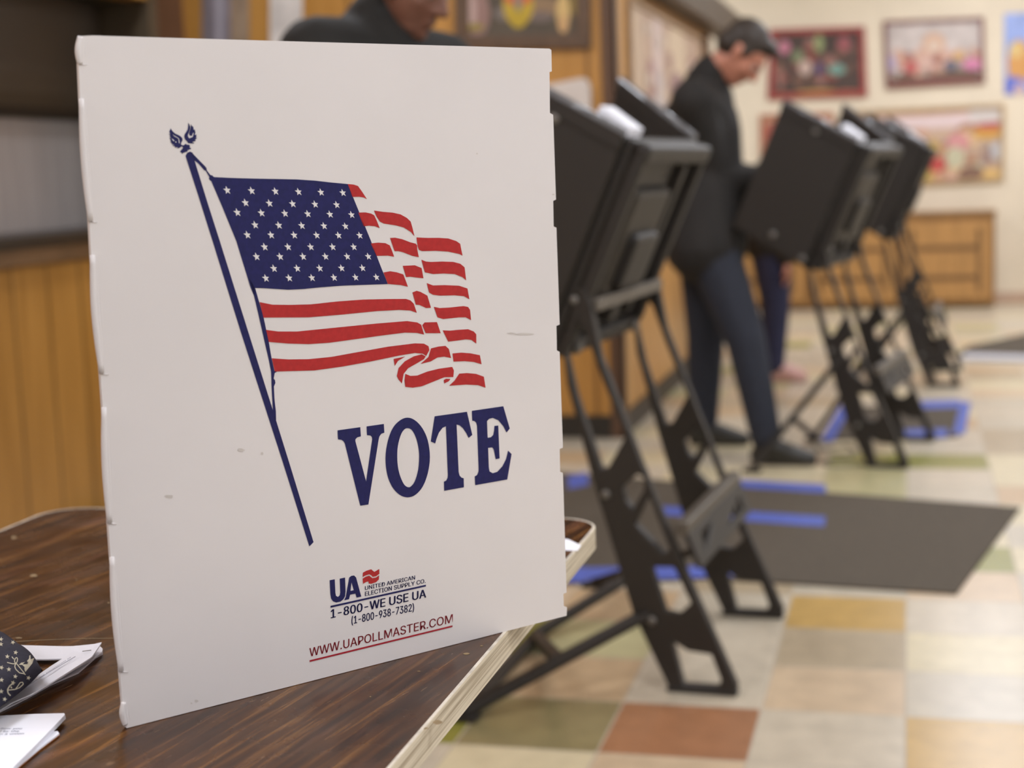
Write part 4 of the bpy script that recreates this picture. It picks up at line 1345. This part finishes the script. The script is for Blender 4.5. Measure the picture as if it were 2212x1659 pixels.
def head_parts(c, R, k=1.0):
    """skull, jaw, nose, brow, ears, lips; k scales"""
    c = Vector(c)
    h = lambda x, y, z: c + R @ (Vector((x, y, z)) * k)
    E = lambda x, y, z, a, b, d: ('e', h(x, y, z), (a * k, b * k, d * k), R)
    P = [E(-.012, 0, .035, .098, .077, .088), E(.02, 0, -.02, .074, .066, .088), E(.038, 0, -.075, .048, .046, .04), E(.068, 0, -.092, .022, .024, .02),
         E(.078, 0, .028, .02, .052, .014), E(.05, .04, -.02, .03, .022, .024), E(.05, -.04, -.02, .03, .022, .024),
         ('c', h(.09, 0, .018), .008 * k, h(.112, 0, -.026), .014 * k), E(.096, .012, -.03, .012, .010, .009), E(.096, -.012, -.03, .012, .010, .009),
         E(.086, 0, -.055, .012, .026, .006), E(.084, 0, -.066, .012, .022, .007)]
    for s in (1, -1):
        P += [E(-.008, s * .078, -.012, .018, .008, .032), E(-.014, s * .084, .002, .012, .006, .014)]
    return P, h


def eyes(c, R, parent, k=1.0):
    c = Vector(c)
    W_ = mat('eye_white', rgb(172, 160, 150), .5)
    D_ = mat('eye_iris', rgb(50, 36, 26), .3)
    for s in (1, -1):
        e = blob('eye', [('e', c + R @ (Vector((.077, s * .031, .006)) * k), (.012 * k, .014 * k, .010 * k), R)], .003, parent, W_, 2)
        blob('iris', [('e', c + R @ (Vector((.0865, s * .031, .003)) * k), (.004 * k, .006 * k, .006 * k), R)], .0015, e, D_, 1)


def hand_parts(wrist, d, palm_n, k=1.0):
    """palm, four curled fingers of unequal length, thumb from the side of the palm"""
    d = Vector(d).normalized()
    n = Vector(palm_n)
    n = (n - d * n.dot(d)).normalized()
    s = d.cross(n)
    w = Vector(wrist)
    at = lambda a, b, c: w + (d * a + s * b + n * c) * k
    P = [('c', at(.0, 0, 0), .024 * k, at(.03, 0, 0), .026 * k)]
    for b, l in ((-.030, .064), (-.010, .076), (.011, .071), (.030, .054)):
        P.append(('c', at(.015, b * .8, 0), .016 * k, at(.085, b, 0), .0115 * k))
        P.append(('c', at(.085, b, 0), .0105 * k, at(.085 + l * .5, b * 1.08, .012), .0098 * k))
        P.append(('c', at(.085 + l * .5, b * 1.08, .012), .0096 * k, at(.085 + l * .85, b * 1.05, .036), .0085 * k))
    P.append(('c', at(.025, -.03, .004), .015 * k, at(.06, -.058, .018), .0115 * k))
    P.append(('c', at(.06, -.058, .018), .0112 * k, at(.088, -.058, .036), .0095 * k))
    return P


def foot_parts(a, toe, k=1.0):
    a, toe = Vector(a), Vector(toe)
    d = (toe - a)
    d.z = 0
    d.normalize()
    heel = Vector((a.x, a.y, 0)) - d * .035 * k
    return [('c', heel + Vector((0, 0, .038)), .036 * k, Vector((a.x, a.y, .075)), .044 * k), ('c', Vector((a.x, a.y, .07)) + d * .02, .042 * k, Vector((toe.x, toe.y, .032)) - d * .05, .034 * k),
            ('c', Vector((toe.x, toe.y, .034)) - d * .07, .038 * k, Vector((toe.x, toe.y, .028)) - d * .02, .026 * k),
            ('c', heel + Vector((0, 0, .018)), .028 * k, Vector((toe.x, toe.y, .016)) - d * .03, .030 * k)]


def floor_flat(o):
    """press the soles flat on the floor"""
    for v in o.data.vertices:
        w = o.matrix_world @ v.co
        if v.co.z < .002:
            v.co.z = .002


def person(label, hip, hips, knees, ankles, toes, chest, neck, headc, R, shoulders, elbows, hands, hdirs, skin, top, bottom, shoe, k=1.0, beard=False, hem=None, hair_long=False, bulk=1.0):
    r = empty('person', (hip[0], hip[1], 0))
    tag(r, label, 'person')
    hp, h = head_parts(headc, R, k)
    V = Vector
    hip, chest, neck = V(hip), V(chest), V(neck)
    body = list(hp)
    body += [('c', neck, .058 * k, h(-.02, 0, -.06) if True else neck, .055 * k), ('c', chest, .115 * k, neck, .06 * k), ('c', hip, .125 * k, chest, .12 * k)]
    for i in (0, 1):
        body += [('c', chest + (V(shoulders[i]) - chest) * .4, .085 * k, V(shoulders[i]), .055 * k), ('c', V(shoulders[i]), .052 * k, V(elbows[i]), .040 * k), ('c', V(elbows[i]), .040 * k, V(hands[i]), .026 * k)]
        body += hand_parts(hands[i], hdirs[i], (0, 0, -1), k)
        body += [('c', V(hips[i]), .085 * k, V(knees[i]), .056 * k), ('c', V(knees[i]), .054 * k, V(ankles[i]), .036 * k), ('c', V(ankles[i]), .036 * k, V((V(toes[i]).x, V(toes[i]).y, .035)).lerp(V((V(ankles[i]).x, V(ankles[i]).y, .045)), .55), .022 * k)]
    b = blob('body', body, .0075, r, skin, 3)
    eyes(headc, R, b, k)
    # jacket: torso, hem, collar, sleeves
    k0, k = k, k * bulk
    hem = V(hem) if hem else hip
    J = [('c', chest, .165 * k, hip.lerp(chest, .3), .160 * k), ('c', hip.lerp(chest, .3), .158 * k, hem, .168 * k), ('c', chest.lerp(neck, .5), .125 * k, neck.lerp(chest, .18), .076 * k), ('c', neck.lerp(chest, .1), .080 * k, neck.lerp(V(h(-.02, 0, -.06)), .25), .074 * k)]
    for i in (0, 1):
        hz = V((hem.x * .5 + V(hips[i]).x * .5, V(hips[i]).y, hem.z - .02))
        J += [('c', hip.lerp(chest, .45).lerp(V(hips[i]) + V((0, 0, .2)), .5), .125 * k, hz, .142 * k)]
        sh = V(shoulders[i])
        J += [('c', chest + (sh - chest) * .35 + (neck - chest) * .2, .115 * k, sh, .088 * k), ('c', sh, .086 * k, V(elbows[i]), .066 * k), ('c', V(elbows[i]), .066 * k, V(elbows[i]).lerp(V(hands[i]), .92), .048 * k)]
    jk = blob('jacket', J, .011, r, top, 7)
    tr = []
    for i in (0, 1):
        a, kn = V(ankles[i]), V(knees[i])
        tr += [('c', hip, .135 * k, V(hips[i]), .115 * k), ('c', V(hips[i]), .112 * k, kn, .078 * k), ('c', kn, .078 * k, kn.lerp(a, .95), .060 * k)]
    blob('trousers', tr, .011, r, bottom, 5)
    k = k0
    for i in (0, 1):
        s = blob('shoe', foot_parts(ankles[i], toes[i], k), .008, r, shoe, 4)
        floor_flat(s)
    hr = [('e', h(-.022, 0, .055), (.099 * k, .083 * k, .082 * k), R), ('e', h(-.055, 0, .0), (.066 * k, .078 * k, .07 * k), R), ('e', h(.05, 0, .1), (.05 * k, .06 * k, .028 * k), R)]
    for s in (1, -1):
        hr.append(('e', h(.012, s * .072, .022), (.022 * k, .012 * k, .03 * k), R))
    if hair_long:
        hr += [('c', h(-.06, .04, -.02), .055 * k, h(-.06, .04, -.13), .04 * k), ('c', h(-.06, -.04, -.02), .055 * k, h(-.06, -.04, -.13), .04 * k)]
    blob('hair', hr, .008, r, HAIR, 3)
    if beard:
        blob('beard', [('e', h(.05, 0, -.088), (.052 * k, .05 * k, .036 * k), R), ('e', h(.02, .05, -.06), (.035 * k, .02 * k, .035 * k), R), ('e', h(.02, -.05, -.06), (.035 * k, .02 * k, .035 * k), R)], .006, r, HAIR, 3)
    return r


# man voting at the middle booth, facing right, head bowed
person('man in a black jacket and dark jeans, head bowed over the middle booth',
       hip=(-.80, 6.27, .92), hips=((-.78, 6.16, .89), (-.82, 6.37, .89)), knees=((-.625, 6.08, .49), (-.825, 6.41, .48)), ankles=((-.545, 6.04, .09), (-.85, 6.46, .09)), toes=((-.35, 6.03, 0), (-.655, 6.46, 0)),
       chest=(-.82, 6.27, 1.32), neck=(-.785, 6.25, 1.53), headc=(-.64, 6.23, 1.612), R=rotm(54, 0), shoulders=((-.815, 6.08, 1.43), (-.80, 6.46, 1.43)), elbows=((-.76, 6.19, 1.13), (-.73, 6.48, 1.13)),
       hands=((-.49, 6.30, 1.10), (-.47, 6.47, 1.10)), hdirs=((1, .1, .05), (1, -.1, .05)), skin=SKIN, top=JACK, bottom=JEAN, shoe=SHOEB, k=1.0, hem=(-.80, 6.27, .87), bulk=1.06)
# second voter, mostly hidden behind the middle booth
person('person in indigo jeans and pink shoes, hidden behind the middle booth',
       hip=(-.74, 8.48, .78), hips=((-.73, 8.40, .75), (-.75, 8.56, .75)), knees=((-.70, 8.40, .42), (-.72, 8.56, .42)), ankles=((-.715, 8.40, .08), (-.74, 8.56, .08)), toes=((-.53, 8.39, 0), (-.555, 8.56, 0)),
       chest=(-.70, 8.48, 1.06), neck=(-.62, 8.48, 1.22), headc=(-.50, 8.48, 1.29), R=rotm(50, 0), shoulders=((-.70, 8.32, 1.14), (-.69, 8.64, 1.14)), elbows=((-.68, 8.29, .86), (-.62, 8.62, .9)),
       hands=((-.635, 8.32, .66), (-.42, 8.58, .98)), hdirs=((.1, .02, -1), (1, 0, 0)), skin=SKIN, top=JACK, bottom=JEAN2, shoe=PINK, k=.84, hem=(-.735, 8.48, .80), hair_long=True, bulk=1.22)
# man behind the screen, only shoulders and jaw in the frame
_k = 1.10
_n = lambda *p: tuple(CAM + (Vector(p) - CAM) * _k)
_g = lambda x, y, z: (x * _k, y * _k, z)
person('man in a charcoal jacket looking down behind the white screen',
       hip=_g(-1.18, 3.35, .95), hips=(_g(-1.17, 3.26, .92), _g(-1.19, 3.44, .92)), knees=(_g(-1.17, 3.26, .5), _g(-1.19, 3.45, .5)), ankles=(_g(-1.20, 3.26, .09), _g(-1.22, 3.46, .09)), toes=(_g(-1.015, 3.26, 0), _g(-1.03, 3.45, 0)),
       chest=_n(-1.17, 3.33, 1.35), neck=_n(-1.155, 3.33, 1.515), headc=_n(-1.065, 3.32, 1.598), R=rotm(28, -14), shoulders=(_n(-1.235, 3.17, 1.44), _n(-1.05, 3.48, 1.42)), elbows=((-1.16, 3.50, 1.15), (-1.06, 3.80, 1.15)),
       hands=((-.86, 3.56, 1.12), (-.83, 3.78, 1.12)), hdirs=((1, .05, -.1), (1, -.1, -.1)), skin=SKIN2, top=JACK2, bottom=JEAN, shoe=SHOEB, k=1.04, beard=False, bulk=1.08, hem=_g(-1.18, 3.35, .9))
